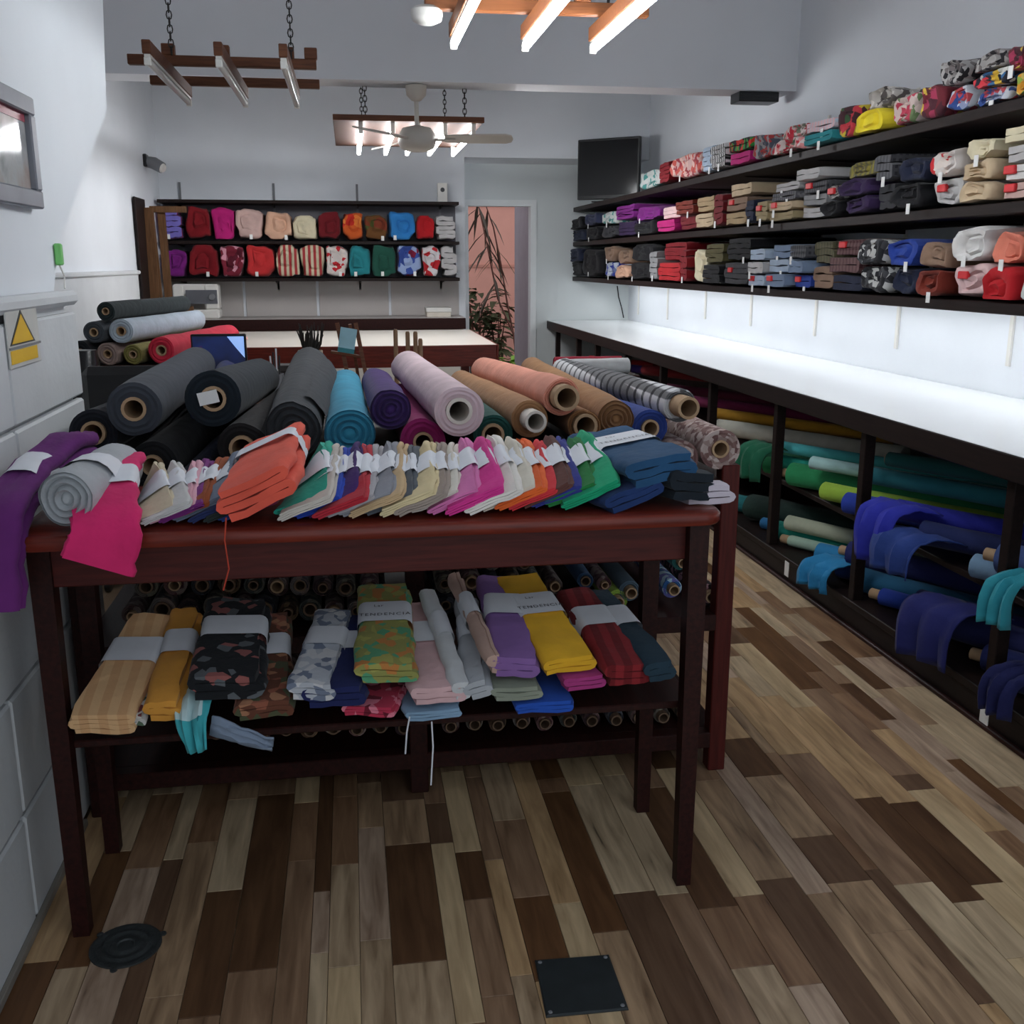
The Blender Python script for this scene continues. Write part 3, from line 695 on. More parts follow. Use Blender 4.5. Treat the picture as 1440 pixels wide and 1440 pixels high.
nt.links.new(tcn.outputs['Object'], no.inputs['Vector']); rr = ramp(nt, [(.3, lin((120, 122, 124))), (.5, lin((168, 168, 168))), (.72, lin((158, 140, 132)))]); nt.links.new(no.outputs['Fac'], rr.inputs[0]); nt.links.new(rr.outputs[0], bsd.inputs['Base Color']); bsd.inputs['Roughness'].default_value = .08
MB().box(X0, X0+.014, y0+fwid, y1-fwid, zb+fwid, zt-fwid).build('print', pm, pf)
MB().box(X0+.014, X0+.0155, y0+fwid, y1-fwid, zt-fwid-.02, zt-fwid).build('red_title_strip', plain('title_red', (150, 60, 76), .3), pf)
# yellow warning sign on the wainscot
SXP = -.773
s = [atX(3, 424, SXP), atX(48, 424, SXP), atX(46, 510, SXP)]
sg = thing('warning_sign', 'white sign with yellow warning triangle and yellow strip on the left wainscot', 'sign', (SXP, (s[0].y+s[1].y)/2, s[2].z))
ya, yb, za, zb_ = s[0].y, s[1].y, s[2].z-.0, s[1].z
MB().box(SXP-.001, SXP+.003, ya, yb, za, zb_, .001).build('sign_board', plain('sign_white', (200, 200, 194), .35), sg)
YEL = plain('sign_yellow', (232, 186, 24), .4, var=.05); hh = zb_-za
MB().prism([(ya+.01, za+hh*.36), (yb-.04, za+hh*.36), ((ya+yb)/2-.012, za+hh*.9)], 0, SXP+.003, SXP+.0042).build('triangle_border', BLACKP, sg)
MB().prism([(ya+.022, za+hh*.385), (yb-.056, za+hh*.385), ((ya+yb)/2-.013, za+hh*.83)], 0, SXP+.0042, SXP+.005).build('triangle', YEL, sg)
MB().box(SXP+.003, SXP+.0045, ya+.008, yb-.03, za+.01, za+hh*.28).build('yellow_strip', YEL, sg)
MB().box(SXP+.003, SXP+.006, ya, yb, za+hh*.30, za+hh*.335).build('grey_bar', GREYP, sg)
# small green plug-in light with a cord
p = atX(85, 358, NW); p.y = min(p.y, 3.15)
gp = thing('plug_light', 'small green cord clip on the wall edge above the wainscot ledge', 'clip', (NW, p.y, p.z-.02))
MB().box(NW+.001, NW+.02, p.y-.014, p.y+.014, p.z-.03, p.z+.03, .004).build('clip_body', plain('green_clip', (120, 200, 110), .4), gp)
MB().tube([(NW+.01, p.y, p.z-.03), (NW+.015, p.y+.02, p.z-.06), (NW+.02, p.y-.01, 1.43)], .0025, 6).build('cord', WHITEP, gp)
# floor fittings
p = atZ(177, 1331, 0)
dr = thing('drain_cover', 'round dark cast floor cover with concentric rings by the table leg', 'drain cover', (p.x, p.y, 0))
MB().lathe((p.x, p.y, 0), [(.078, 0.0005), (.078, .004), (.07, .006), (.066, .004), (.055, .004), (.052, .006), (.046, .006), (.043, .004), (.032, .004), (.03, .006), (.02, .006), (.018, .003), (.002, .003)], 40).build('cover_disc', IRON, dr, smooth=True)
for a in range(3):
    aa = a*2.1+.4; MB().lathe((p.x+.082*math.cos(aa), p.y+.082*math.sin(aa), 0), [(.008, .0005), (.008, .004), (.003, .005)], 8).build('lug', IRON, dr)
q = [atZ(*c, 0) for c in ((752, 1352), (856, 1344), (884, 1421), (768, 1432))]
fpd = thing('floor_plate', 'square dark metal floor plate screwed into the planks', 'floor plate', ((q[0].x+q[2].x)/2, (q[0].y+q[2].y)/2, 0))
ce = sum(q, V3())/4
vs = [(p.x, p.y, .0005) for p in q]+[(p.x, p.y, .003) for p in q]+[(ce.x+(p.x-ce.x)*.96, ce.y+(p.y-ce.y)*.96, .005) for p in q]
MB().add(vs, [(3, 2, 1, 0)]+[(i, (i+1) % 4, (i+1) % 4+4, i+4) for i in range(4)]+[(i+4, (i+1) % 4+4, (i+1) % 4+8, i+8) for i in range(4)]+[(8, 9, 10, 11)]).build('plate', plain('slate_plate', (40, 46, 48), .5, var=.2, scale=20), fpd)
for p in q: MB().lathe((ce.x+(p.x-ce.x)*.88, ce.y+(p.y-ce.y)*.88, .005), [(.005, 0), (.004, .0015), (.001, .002)], 8).build('screw', GREYP, fpd)

# ------------------------------------------------------------------ BIG ROLLS ON TOP OF THE RACK
CORE = lambda px: px/1440*2.86
def P(x, y, Y): return atY(x, y, Y)
G1 = 'large fabric rolls on top of the rack'
navy = (34, 38, 46); black = (24, 25, 28)
TOP = [  # desc, front px, r px, back px, colour, core r px, proud, front Y, flat, pattern
 ('slate grey', (183, 594), 39, (286, 524), (62, 66, 74), 16, 0, 2.74, 1, None),
 ('black-navy thin', (128, 618), 33, (222, 545), (32, 34, 42), 16, .01, 2.80, 1, None),
 ('pure black', (222, 628), 34, (305, 560), (26, 26, 29), 14, .01, 2.76, 1, None),
 ('dark midnight', (278, 602), 40, (362, 528), (26, 34, 42), 17, .004, 2.78, 1, None),
 ('ink blue', (300, 574), 22, (330, 522), (36, 44, 92), 0, 0, 3.2, 1, None),
 ('brown-black', (345, 612), 37, (398, 545), (34, 31, 32), 17, .012, 2.76, 1, None),
 ('bright teal blue', (500, 606), 37, (490, 526), (58, 146, 176), 0, 0, 2.70, .95, None),
 ('deep purple', (552, 598), 31, (523, 530), (68, 42, 104), 0, 0, 2.74, 1, None),
 ('magenta', (592, 617), 34, (565, 552), (152, 38, 102), 14, 0, 2.74, 1, None),
 ('pale pink', (649, 597), 37, (572, 516), (214, 190, 196), 18, 0, 2.66, 1, None),
 ('dark forest green', (699, 602), 31, (616, 535), (30, 76, 70), 16, .01, 2.74, 1, None),
 ('camel brown', (737, 590), 29, (652, 524), (158, 116, 80), 15, .075, 2.74, 1, None),
 ('salmon', (778, 566), 28, (672, 512), (220, 148, 126), 18, .055, 2.74, 1, None),
 ('toffee brown', (829, 598), 25, (730, 532), (140, 98, 60), 17, .012, 2.72, 1, None),
 ('tan brown', (868, 592), 28, (748, 524), (150, 110, 74), 0, 0, 2.76, 1, None),
 ('royal blue', (921, 600), 29, (770, 528), (44, 64, 132), 13, .01, 2.78, 1, None),
 ('black and white plaid', (948, 578), 26, (790, 512), (206, 206, 208), 16, .07, 2.76, 1, 'plaid'),
]
RL = []      # every roll on the rack top: dict(p0,p1,r,...)
for i, (d, f, r, b, c, cp, pr, fy0, fl, pat) in enumerate(TOP):
    p0 = P(f[0], f[1], fy0); p1 = P(b[0], b[1]+13, 4.1); rr_ = r/1440*(fy0+.12)*.93
    p1.z = max(min(p1.z, p0.z+.03), RZ+rr_)
    m = cloth(c, pat, [(30, 31, 36)], 26) if pat else cloth(c)
    RL.append(dict(l='large %s fabric roll lying on top of the dark rack' % d, p0=p0, p1=p1, r=rr_, m=m, g=G1, k=dict(core=CORE(cp) if cp else 0, proud=pr, core_mat=CARDW if d in ('camel brown', 'pale pink') else None, seed=i, flat=fl, bumps=.01), w=.25))
for i, (d, x, r, c, cp) in enumerate([('charred black', -.60, .05, (22, 22, 25), .027), ('night blue', -.46, .03, (26, 32, 58), 0),
        ('dark berry', .19, .033, (96, 22, 58), 0), ('inky black', .36, .04, (22, 24, 28), 0), ('coffee black', .50, .045, (30, 26, 26), 0), ('matt black', .62, .04, (24, 24, 26), 0)]):
    RL.append(dict(l='%s fabric roll in the bottom layer on the rack top' % d, p0=V3((x, 2.70, RZ+r)), p1=V3((x+.01, 4.08, RZ+r)), r=r, m=cloth(c), g='bottom layer rolls on the rack top', k=dict(core=cp, seed=40+i), w=1))
for i, (d, f, r) in enumerate((('taupe floral', (948, 636), 29), ('taupe leaf print', (1014, 632), 31))):
    p0 = P(f[0], f[1], 2.72); rr_ = r/1440*2.83*.97; p0.z = max(p0.z, RZ+rr_)
    RL.append(dict(l='%s fabric roll at the open end of the rack top' % d, p0=p0, p1=p0+V3((-.03, 1.38, 0)), r=rr_, m=cloth((160, 138, 132), 'floral', [(112, 82, 80), (190, 172, 166), (130, 100, 96)], 62 if i else 48), g=G1, k=dict(core=CORE(13), seed=60+i), w=.4))
p0 = P(400, 612, 2.72); p1 = P(438, 533, 4.1)
RL.append(dict(l='wide loosely wound charcoal wool roll on the rack beside the teal roll', p0=p0, p1=p1, r=.077, m=cloth((58, 60, 64)), g=G1, k=dict(core=0, seed=3, flat=1, bumps=.01), w=.3, flap=1))
for it in range(400):
    for i in range(len(RL)):
        for j in range(i):
            A_, B_ = RL[i], RL[j]
            for e in ('p0', 'p1'):
                d_ = V3((A_[e].x-B_[e].x, 0, A_[e].z-B_[e].z)); L_ = d_.length; o_ = A_['r']*1.012+B_['r']*1.012-L_
                if o_ > 0:
                    d_ = d_/L_ if L_ > 1e-6 else V3((1, 0, 0)); t_ = A_['w']+B_['w']
                    A_[e] += d_*(o_*.6*A_['w']/t_); B_[e] -= d_*(o_*.6*B_['w']/t_)
    for A_ in RL:
        for e in ('p0', 'p1'): A_[e].z = max(A_[e].z, RZ+A_['r']+.004); A_[e].x = max(min(A_[e].x, 1.05), -.74+A_['r'])
for q in RL:
    e = roll('fabric_roll', q['l'], q['p0'], q['p1'], q['r'], q['m'], q['g'], **q['k'])
    if q.get('flap'):
        p0 = q['p0']; R_ = q['r']+.006
        vs = [V3((p0.x+.02*(i/5)+R_*math.sin(math.radians(20+9*j))+.004*math.sin(i*2), p0.y+.1+.24*i, p0.z+R_*math.cos(math.radians(20+9*j))+.003*math.sin(j*1.3+i))) for i in range(6) for j in range(8)]
        MB().add(vs, [(i*8+j, i*8+j+1, (i+1)*8+j+1, (i+1)*8+j) for i in range(5) for j in range(7)]).build('loose_flap', cloth((54, 56, 60)), e, smooth=True)
# white paper price slips tucked on rolls
def rl_(k): return [q for q in RL if k in q['l']][0]
for i, (k, o, an, l) in enumerate((('dark midnight', (-.012, -.006, .004), -12, 'white paper slip stuck in the midnight blue roll end'), ('charred black', (.008, -.006, .02), 25, 'torn white paper slip on the lowest black roll'), ('royal blue', (-.02, -.014, -.045), -3, 'white handwritten price card in front of the royal blue roll'))):
    p = rl_(k)['p0']+V3(o); M = Matrix.Translation(p) @ Matrix.Rotation(math.radians(an), 4, 'Y'); h_ = .026 if i == 2 else .017
    tag(MB().box(-.034 if i == 2 else -.026, .034 if i == 2 else .026, -.001, .001, -h_, h_, 0, M).build('price_slip', TAG), l, 'price slip')
# bolts behind the rack end
for i, (d, x, y, r, c) in enumerate((('white', 795, 494, 11, (206, 208, 210)), ('crimson', 770, 498, 9, (150, 24, 50)))):
    p0 = P(x-20, y, 6.6); roll('fabric_roll', '%s fabric roll on a stool behind the rack by the counter' % d, (1.30, 6.4+.18*i, .86), (1.75, 6.42+.18*i, .86), .05, cloth(c), 'short rolls on the stool', core=.02, seed=80+i)
st = thing('stool', 'dark square wooden stool beside the long counter', 'stool', (1.55, 6.5, 0))
MB().box(1.3, 1.8, 6.3, 6.72, .77, .81, .006).build('seat', DARKWOOD, st)
for x in (1.34, 1.76):
    for y in (6.34, 6.68): MB().box(x-.02, x+.02, y-.02, y+.02, 0, .77).build('leg', DARKWOOD, st)

# ------------------------------------------------------------------ ROLLS IN THE LOWER TIERS OF THE RACK
FLO = [((122, 96, 92), [(160, 140, 134), (92, 62, 62)]), ((150, 140, 136), [(96, 84, 92), (176, 150, 140)]), ((84, 60, 66), [(140, 110, 108), (54, 36, 44)]), ((128, 118, 108), [(80, 66, 60), (160, 150, 132)]), ((150, 112, 112), [(112, 70, 76), (182, 158, 150)]), ((64, 66, 76), [(110, 112, 122), (38, 40, 50)]), ((112, 84, 64), [(70, 48, 38), (150, 122, 92)]), ((92, 96, 92), [(60, 70, 66), (132, 128, 116)])]
NMS = ['rosewood print', 'grey blossom print', 'dark plum print', 'stone leaf print', 'dusty pink print', 'slate dotted print', 'brown paisley print', 'sage grey print']
ORD = ['first', 'second', 'third', 'fourth', 'fifth', 'sixth', 'seventh', 'eighth', 'ninth', 'tenth', 'eleventh', 'twelfth', 'thirteenth', 'fourteenth', 'fifteenth', 'sixteenth', 'seventeenth', 'eighteenth', 'nineteenth', 'twentieth', 'twenty-first', 'twenty-second', 'twenty-third', 'twenty-fourth', 'twenty-fifth']
def ordin(x, row): return ORD[sum(1 for q in row if q > x)]
MID = [(186, 866, 15), (228, 858, 19), (264, 862, 17), (302, 856, 17), (340, 862, 16), (372, 858, 18), (405, 861, 15), (436, 858, 17), (470, 860, 15), (502, 860, 15), (533, 860, 15), (205, 826, 16), (246, 822, 17), (284, 824, 16), (322, 822, 16), (356, 824, 15), (390, 824, 16), (422, 824, 15), (454, 826, 15), (486, 828, 15), (520, 828, 15), (627, 852, 15), (660, 852, 15), (694, 852, 14), (724, 852, 14), (756, 852, 15), (788, 852, 14), (626, 822, 15), (663, 818, 16), (693, 822, 13), (722, 820, 15), (752, 822, 14), (780, 824, 13), (693, 792, 13), (737, 792, 13), (824, 818, 13), (850, 822, 12)]
SPEC = {(824, 818, 13): ('steel blue', (58, 92, 130), None), (737, 792, 13): ('dark grey', (84, 78, 76), None)}
for i, (x, y, r) in enumerate(MID):
    p0 = P(x, y, 2.80); rr_ = r/1440*2.95*.93; base = .496
    p0.z = max(p0.z, base+rr_+.004); t = SPEC.get((x, y, r))
    if t: nm, m = t[0], cloth(t[1])
    else: c, cc = FLO[i % 8]; nm = NMS[i % 8]; m = cloth(tuple(int(v*.78) for v in c), 'floral', [tuple(int(v*.78) for v in q) for q in cc], 55)  # print colours dimmed, imitating the shade inside the rack
    rw_ = 'bottom' if y > 845 else ('second' if y > 800 else 'top'); lab = '%s roll, %s row of middle rack tier, %s from the red end leg' % (nm, rw_, ordin(x, [q[0] for q in MID if ('bottom' if q[1] > 845 else ('second' if q[1] > 800 else 'top')) == rw_]))
    roll('fabric_roll', lab, p0, p0+V3((0, 1.2, 0)), rr_, m, 'rolls on the middle tier', core=rr_*.62 if i % 3 else rr_*.5, proud=.0 if i % 2 else .012, seed=100+i, core_mat=CARDSHADE if i % 4 else CARD, nseg=18)
for nm, x, y, r, c, cc in (('lime green netted', 868, 850, 17, (168, 200, 84), None), ('pale blue grey', 886, 832, 17, (92, 112, 128), None), ('violet and sky blue tie-dye', 946, 828, 16, (120, 120, 190), [(190, 220, 235), (60, 110, 170)]), ('sea green', 958, 790, 14, (52, 120, 118), None), ('coral print', 912, 790, 13, (170, 90, 76), [(210, 150, 130), (110, 50, 50)]), ('black and pink streaked', 998, 846, 18, (46, 36, 40), [(196, 150, 158), (120, 84, 92)])):
    p0 = P(x, y, 2.79); rr_ = r/1440*2.95*.93; p0.z = max(p0.z, .496+rr_+.004)
    roll('fabric_roll', '%s roll at the open end of the rack middle tier' % nm, p0, p0+V3((0, 1.2, 0)), rr_, cloth(c, 'floral' if cc else None, cc, 60), 'rolls on the middle tier', core=rr_*.55, proud=.02, seed=150+int(x), nseg=18)
LOW = [(x, 1030-(x-200)*.030, 13) for x in range(205, 985, 33)]
LOWA = [q[0] for q in LOW]; LOWB = [x for x in range(220, 970, 36)]
LOW = [(x, y+(4 if i % 2 else 0), r) for i, (x, y, r) in enumerate(LOW)]+[(x, 992-(x-200)*.030, 13) for x in range(220, 970, 36)]
for i, (x, y, r) in enumerate(LOW):
    if abs(x-590) < 14: continue
    p0 = P(x, y, 2.80); rr_ = r/1440*3.05*.95; p0.z = max(p0.z, .121+rr_+.004)
    c, cc = FLO[(i*3+1) % 8]
    roll('fabric_roll', '%s roll, %s row of bottom rack tier, %s from the red end leg' % (NMS[(i*3+1) % 8], 'lower' if i < len(LOWA) else 'upper', ordin(x, LOWA if i < len(LOWA) else LOWB)), p0, p0+V3((0, 1.2, 0)), rr_, cloth(c, 'floral', cc, 55), 'rolls on the bottom tier', core=rr_*.66, proud=.01 if i % 2 else .02, seed=200+i, nseg=16, core_mat=CARDSHADE)

# ------------------------------------------------------------------ FOLDED CLOTHS STANDING ON THE FRONT TABLE
G2 = 'paper-banded folded cloths on the front table'
def leaner(i, desc, xb, c, w=.105, t=.03, lean=42, L=.36, yf=2.14, n=3, band=(.44, .66), text=None, pat=None, cols=None, yaw=0, dz=0, flare=.14):
    """xb = X of the foot of the cloth (its lower left edge)"""
    a = math.radians(lean); U = V3((math.cos(a), 0, math.sin(a))); Vn = V3((-math.sin(a), 0, math.cos(a)))
    yw = math.radians(yaw); W = V3((math.sin(yw), math.cos(yw), 0))
    O = V3((xb+t*math.sin(a)/2, yf, TZ+.003+dz))+U*(w/2*1.03)+Vn*(t/2*1.06)
    folded('folded_cloth', '%s folded cloth with a white paper band leaning on the front table' % desc, 'folded cloth', O, U, Vn, W, w, t, L, n, cloth(c, pat, cols), G2, band=band, text=text, seed=300+i, flare=flare, droop=.022)
def fan(i, desc, xb, xf, c, k=1.0, zt=0.0, yb=2.47, yf=2.125, text=None):
    """folded cloth held by a paper band: upright and narrow behind, fanned out flat to the front left"""
    r = random.Random(900+i); A_ = atY(xb, 650, yb).x; B_ = atY(xf, 730, yf).x
    e = thing('folded_cloth', '%s folded cloth with a white paper band leaning on the front table' % desc, 'folded cloth', ((A_+B_)/2, 2.3, TZ), G2)
    prof = fold_profile(1, .26, 3+i % 2, r, 6); st = []; bst = []; KK = 13
    yfr = yf+r.uniform(0, .035); ybr = yb+r.uniform(-.03, .02)
    for j in range(KK):
        s_ = j/(KK-1); f = 1-s_
        lean = math.radians(66-46*f+r.uniform(-2, 2)); w_ = (.092+.034*f)*k; g = math.exp(-((s_-.52)/.13)**2); w_ *= 1-.04*g
        t_ = (.036-.016*f)*k*(1-.06*g)
        U = V3((math.cos(lean), 0, math.sin(lean))); Vn = V3((-math.sin(lean), 0, math.cos(lean)))
        ft = V3((B_*(1-s_)+A_*s_+.004, yfr*(1-s_)+ybr*s_, TZ+.004+zt+(.02 if xb > 380 else .006)*s_))
        cc = ft+U*(w_*.5)+Vn*(t_*.55)+V3((t_*.4, 0, 0))
        if j in (0, KK-1): w_ *= .95; t_ *= .85
        st.append((cc, U, Vn, w_, t_/.26))
        if .30 < s_ < .72: bst.append((cc, U, Vn, w_+.006, t_+.007))
    MB().sweep(prof, st).build('fabric', cloth(c), e, smooth=True, soft=.005, freq=17, zmin=TZ+.001)
    bp = rr_profile(1, 1, .3, 5)
    MB().sweep(bp, bst, caps=False).build('paper_band', PAPER, e, smooth=True, soft=.003, freq=17, zmin=TZ+.001)
ROW = [('cream', 205, 176, (214, 200, 172)), ('soft white', 232, 190, (206, 204, 202)), ('light pink', 262, 196, (226, 172, 186)), ('violet', 276, 214, (122, 46, 124)), ('rust brown', 296, 212, (150, 74, 36)), ('blue grey', 320, 232, (112, 124, 142)), ('dark navy', 334, 258, (36, 48, 92)), ('grey black', 345, 280, (40, 48, 48)), ('cobalt', 358, 302, (40, 66, 130)), ('plum', 374, 320, (104, 34, 66)),
       ('teal green', 440, 378, (40, 168, 144)), ('off-white', 458, 384, (206, 198, 188)), ('bright blue', 474, 404, (42, 76, 186)), ('dark violet', 486, 420, (66, 38, 104)), ('crimson', 500, 436, (182, 44, 58)), ('silver grey', 516, 450, (178, 174, 178)), ('pewter', 532, 470, (146, 148, 156)), ('tan beige', 548, 484, (206, 176, 136)), ('charcoal', 566, 508, (90, 96, 104)), ('buttery cream', 583, 530, (222, 204, 160)), ('taupe', 600, 550, (162, 148, 138)), ('ivory', 618, 572, (222, 216, 204)), ('lilac pink', 636, 596, (216, 122, 178)), ('vivid magenta', 654, 620, (218, 58, 146)),
       ('warm white', 676, 648, (232, 226, 218)), ('eggshell', 698, 672, (220, 212, 196)), ('orange', 718, 694, (232, 104, 46)), ('red', 740, 712, (212, 54, 62)), ('chocolate', 756, 728, (98, 62, 56)), ('indigo', 770, 744, (52, 58, 138)), ('leaf green', 786, 764, (38, 124, 62)), ('emerald', 800, 786, (28, 164, 116))]
for i, (d, xb_, xf_, c) in enumerate(ROW): fan(i, d, xb_, xf_, c, k={'emerald': 1.1, 'leaf green': 1.12, 'vivid magenta': 1.12, 'warm white': 1.15, 'blue grey': 1.2}.get(d, 1)*(.96 if xb_ > 380 else .82)*(1+.10*((i*5) % 3-1)/2))
xcoral = atY(362, 705, 2.13).x
# coral bundle, bigger and softer, on its own
a = math.radians(24); U = V3((math.cos(a), 0, math.sin(a))); Vn = V3((-math.sin(a), 0, math.cos(a)))
folded('folded_cloth', 'large coral red folded cloth with paper band and loose rolled front', 'folded cloth', V3((xcoral, 2.10, TZ+.076)), U, Vn, (.06, 1, .12), .15, .07, .34, 4, cloth((232, 96, 76)), G2, band=(.66, .82), seed=390, flare=.22)
# three flat navy and black cloths at the right end
for k, (d, x, y, c, w, t, L, yw, lean, txt, yf) in enumerate((('dark denim blue', .60, .035, (34, 58, 108), .13, .045, .34, -8, 20, None, 2.13), ('teal navy', .672, .092, (38, 80, 118), .155, .06, .40, -8, 8, 'TENDENCIA', 2.14), ('black', .745, .05, (28, 36, 44), .12, .07, .36, -16, -8, None, 2.15))):
    a = math.radians(lean); U = V3((math.cos(a), 0, math.sin(a))); Vn = V3((-math.sin(a), 0, math.cos(a))); yw = math.radians(yw)
    U = Matrix.Rotation(-yw, 3, 'Z') @ U; Vn = Matrix.Rotation(-yw, 3, 'Z') @ Vn; W = Matrix.Rotation(-yw, 3, 'Z') @ V3((0, 1, 0))
    folded('folded_cloth', '%s thick folded cloth with a broad paper band at the table end' % d, 'folded cloth', V3((x, yf, TZ+y)), U, Vn, W, w, t, L, 3, cloth(c), G2, band=(.45, .72), text=txt, seed=400+k, flare=.1)
folded('folded_cloth', 'small pale lilac folded cloth on the corner of the front table', 'folded cloth', V3((.79, 2.16, TZ+.026)), V3((.9, -.35, .1)), (0, 0, 1), V3((-.3, .95, 0)), .10, .045, .16, 3, cloth((206, 196, 206)), G2, seed=410)
# left end: grey roll, pink cloth hanging over the edge, purple cloth drooping
p0 = atY(92, 703, 2.10); p0.z = max(p0.z, TZ+.062)
e = roll('rolled_cloth', 'light grey rolled cloth with spiral end at the left of the front table', p0, p0+V3((.03, .34, .0)), .058, cloth((176, 180, 184)), G2, cat='rolled cloth', core=0, seed=420, bumps=.04, flat=.95)
MB().sweep(rr_profile(.124, .118, .055), [(p0+V3((.012, .12, .0)), (1, 0, 0), (0, 0, 1), 1, 1), (p0+V3((.018, .2, .0)), (1, 0, 0), (0, 0, 1), 1, 1)], caps=False).build('paper_band', PAPER, e, smooth=True)
def bent(name, label, path, w, t, n, mat, widths=None, group=None, band=None, seed=0, roll_u=(1, 0, 0)):
    r = random.Random(seed); Q = []; P_ = [V3(p) for p in path]
    for i in range(len(P_)-1):
        for j in range(5): Q.append(P_[i].lerp(P_[i+1], j/5))
    Q.append(P_[-1])
    for _ in range(3): Q = [Q[0]]+[(Q[i-1]+Q[i]*2+Q[i+1])/4 for i in range(1, len(Q)-1)]+[Q[-1]]
    e = thing(name, label, 'folded cloth', Q[len(Q)//2]-V3((0, 0, t/2)), group); st = []
    prof = fold_profile(w, t, n, r, 7)
    for i, q in enumerate(Q):
        d = (Q[min(i+1, len(Q)-1)]-Q[max(i-1, 0)]).normalized(); U = V3(roll_u); U = (U-d*U.dot(d)).normalized(); Vn = U.cross(d).normalized()
        s = i/(len(Q)-1); k = 1 if widths is None else widths[0]+(widths[1]-widths[0])*s
        st.append((q+U*r.uniform(-.003, .003), U, Vn, k*(1+.03*math.sin(i*1.7)), 1+.1*math.sin(i*1.1+seed)))
    MB().sweep(prof, st).build('fabric', mat, e, smooth=True)
    if band:
        i0, i1 = int(band[0]*(len(Q)-1)), int(band[1]*(len(Q)-1))
        MB().sweep(rr_profile(w*1.03+.004, t*1.12+.006, t*.45), [(st[i][0], st[i][1], st[i][2], 1, 1) for i in range(i0, i1+1)], caps=False).build('paper_band', PAPER, e, smooth=True)
    return e
a = atY(160, 665, 2.36); b = atY(150, 700, 2.16); c = atY(150, 735, 2.065); d = atY(140, 765, 2.06)
bent('folded_cloth', 'hot pink folded cloth hanging over the front edge of the table', [(a.x, 2.42, TZ+.10), (a.x, 2.3, TZ+.09), (b.x, 2.13, TZ+.055), (c.x-.005, 2.068, TZ+.01), (d.x-.01, 2.060, TZ-.05)], .125, .035, 3, cloth((222, 44, 110)), (.9, 1.1), G2, band=(.25, .42), seed=5)
bent('folded_cloth', 'purple folded cloth drooping over the left corner of the table', [(-.64, 2.54, TZ+.11), (-.66, 2.47, TZ+.12), (-.70, 2.33, TZ+.085), (-.708, 2.15, TZ+.05), (-.71, 2.068, TZ-.02), (-.712, 2.05, TZ-.13)], .08, .07, 4, cloth((104, 40, 112)), (.9, 1.15), G2, band=(.36, .48), seed=9)
for i, (pts, r, m, l) in enumerate((([atY(318, 728, 2.075), atY(316, 760, 2.07), atY(322, 800, 2.07), atY(314, 830, 2.07)], .0016, cloth((190, 70, 50)), 'loose coral thread hanging from the table front'),
        ([atY(576, 1008, 2.10), atY(572, 1030, 2.10), atY(570, 1060, 2.10)], .0018, PAPER, 'short white thread hanging from the lower shelf'), ([atY(607, 1015, 2.10), atY(609, 1050, 2.10), atY(606, 1104, 2.10)], .0018, PAPER, 'long white thread hanging from the lower shelf'))):
    tag(MB().tube(pts, r, 5).build('thread', m), l, 'thread')

# ------------------------------------------------------------------ FOLDED CLOTHS ON THE LOWER SHELF OF THE TABLE
G3 = 'folded cloths on the lower shelf of the front table'
def flat(i, desc, xl, xr, yb, c, t=.04, L=.40, yf=2.135, dz=0, pitch=12, tilt=0, yaw=0, band=(.48, .72), text=None, pat=None, cols=None, n=3, flare=.12):
    """lies on the shelf, front edge at pixel span xl..xr, height yb"""
    a = atY(xl, yb, yf); b = atY(xr, yb, yf); w = b.x-a.x; c0 = (a+b)/2
    p = math.radians(pitch); r = math.radians(tilt); y = math.radians(yaw)
    R = Matrix.Rotation(-y, 3, 'Z') @ Matrix.Rotation(p, 3, 'X') @ Matrix.Rotation(-r, 3, 'Y')
    U, W, Vn = R @ V3((1, 0, 0)), R @ V3((0, 1, 0)), R @ V3((0, 0, 1))
    O = V3((c0.x, yf, max(c0.z+t/2, SZ+t/2+.002)))+V3((0, 0, dz))
    folded('folded_cloth', '%s folded cloth with a paper band on the lower table shelf' % desc, 'folded cloth', O, U, Vn, W, w*.94, t, L, n, cloth(c, pat, cols, 46), G3, band=band, text=text, seed=500+i, flare=flare)
flat(1, 'peach pleated', 95, 190, 1035, (232, 188, 138), t=.055, pitch=13, yaw=8, tilt=0, n=4, text=None, pat='vstripe', cols=[(220, 170, 122)])
flat(2, 'white floral print', 172, 206, 1022, (206, 204, 200), t=.03, pitch=10, yaw=4, pat='floral', cols=[(120, 60, 60), (90, 110, 90)])
flat(3, 'golden orange', 205, 258, 1015, (226, 158, 66), t=.05, pitch=12, yaw=0)
flat(4, 'black floral print', 268, 372, 985, (26, 28, 32), t=.06, pitch=10, yaw=-1, tilt=-3, pat='floral', cols=[(26, 28, 32), (26, 28, 32), (96, 100, 104), (150, 90, 86)], L=.36)
flat(5, 'brown paisley', 330, 412, 1012, (104, 62, 46), t=.045, pitch=10, yaw=-3, pat='floral', cols=[(150, 90, 70), (80, 84, 60), (170, 120, 90)], L=.40)
flat(6, 'pale grey flower print', 405, 470, 985, (188, 192, 200), t=.045, pitch=9, yaw=9, pat='floral', cols=[(120, 130, 150), (214, 214, 216)], L=.34)
flat(7, 'deep navy', 425, 512, 995, (34, 42, 92), t=.05, pitch=9, yaw=4, L=.34)
flat(8, 'green and orange marbled', 500, 585, 962, (150, 150, 84), t=.05, pitch=9, yaw=2, pat='floral', cols=[(196, 130, 70), (90, 160, 120), (170, 166, 90)], dz=.0, text='TENDENCIA')
flat(9, 'pink and red sequinned', 484, 560, 1008, (196, 56, 84), t=.026, pitch=4, yaw=14, band=None, pat='floral', cols=[(230, 130, 150), (120, 30, 50)], L=.3)
flat(10, 'powder pink', 578, 652, 990, (226, 186, 188), t=.045, pitch=10, yaw=-2)
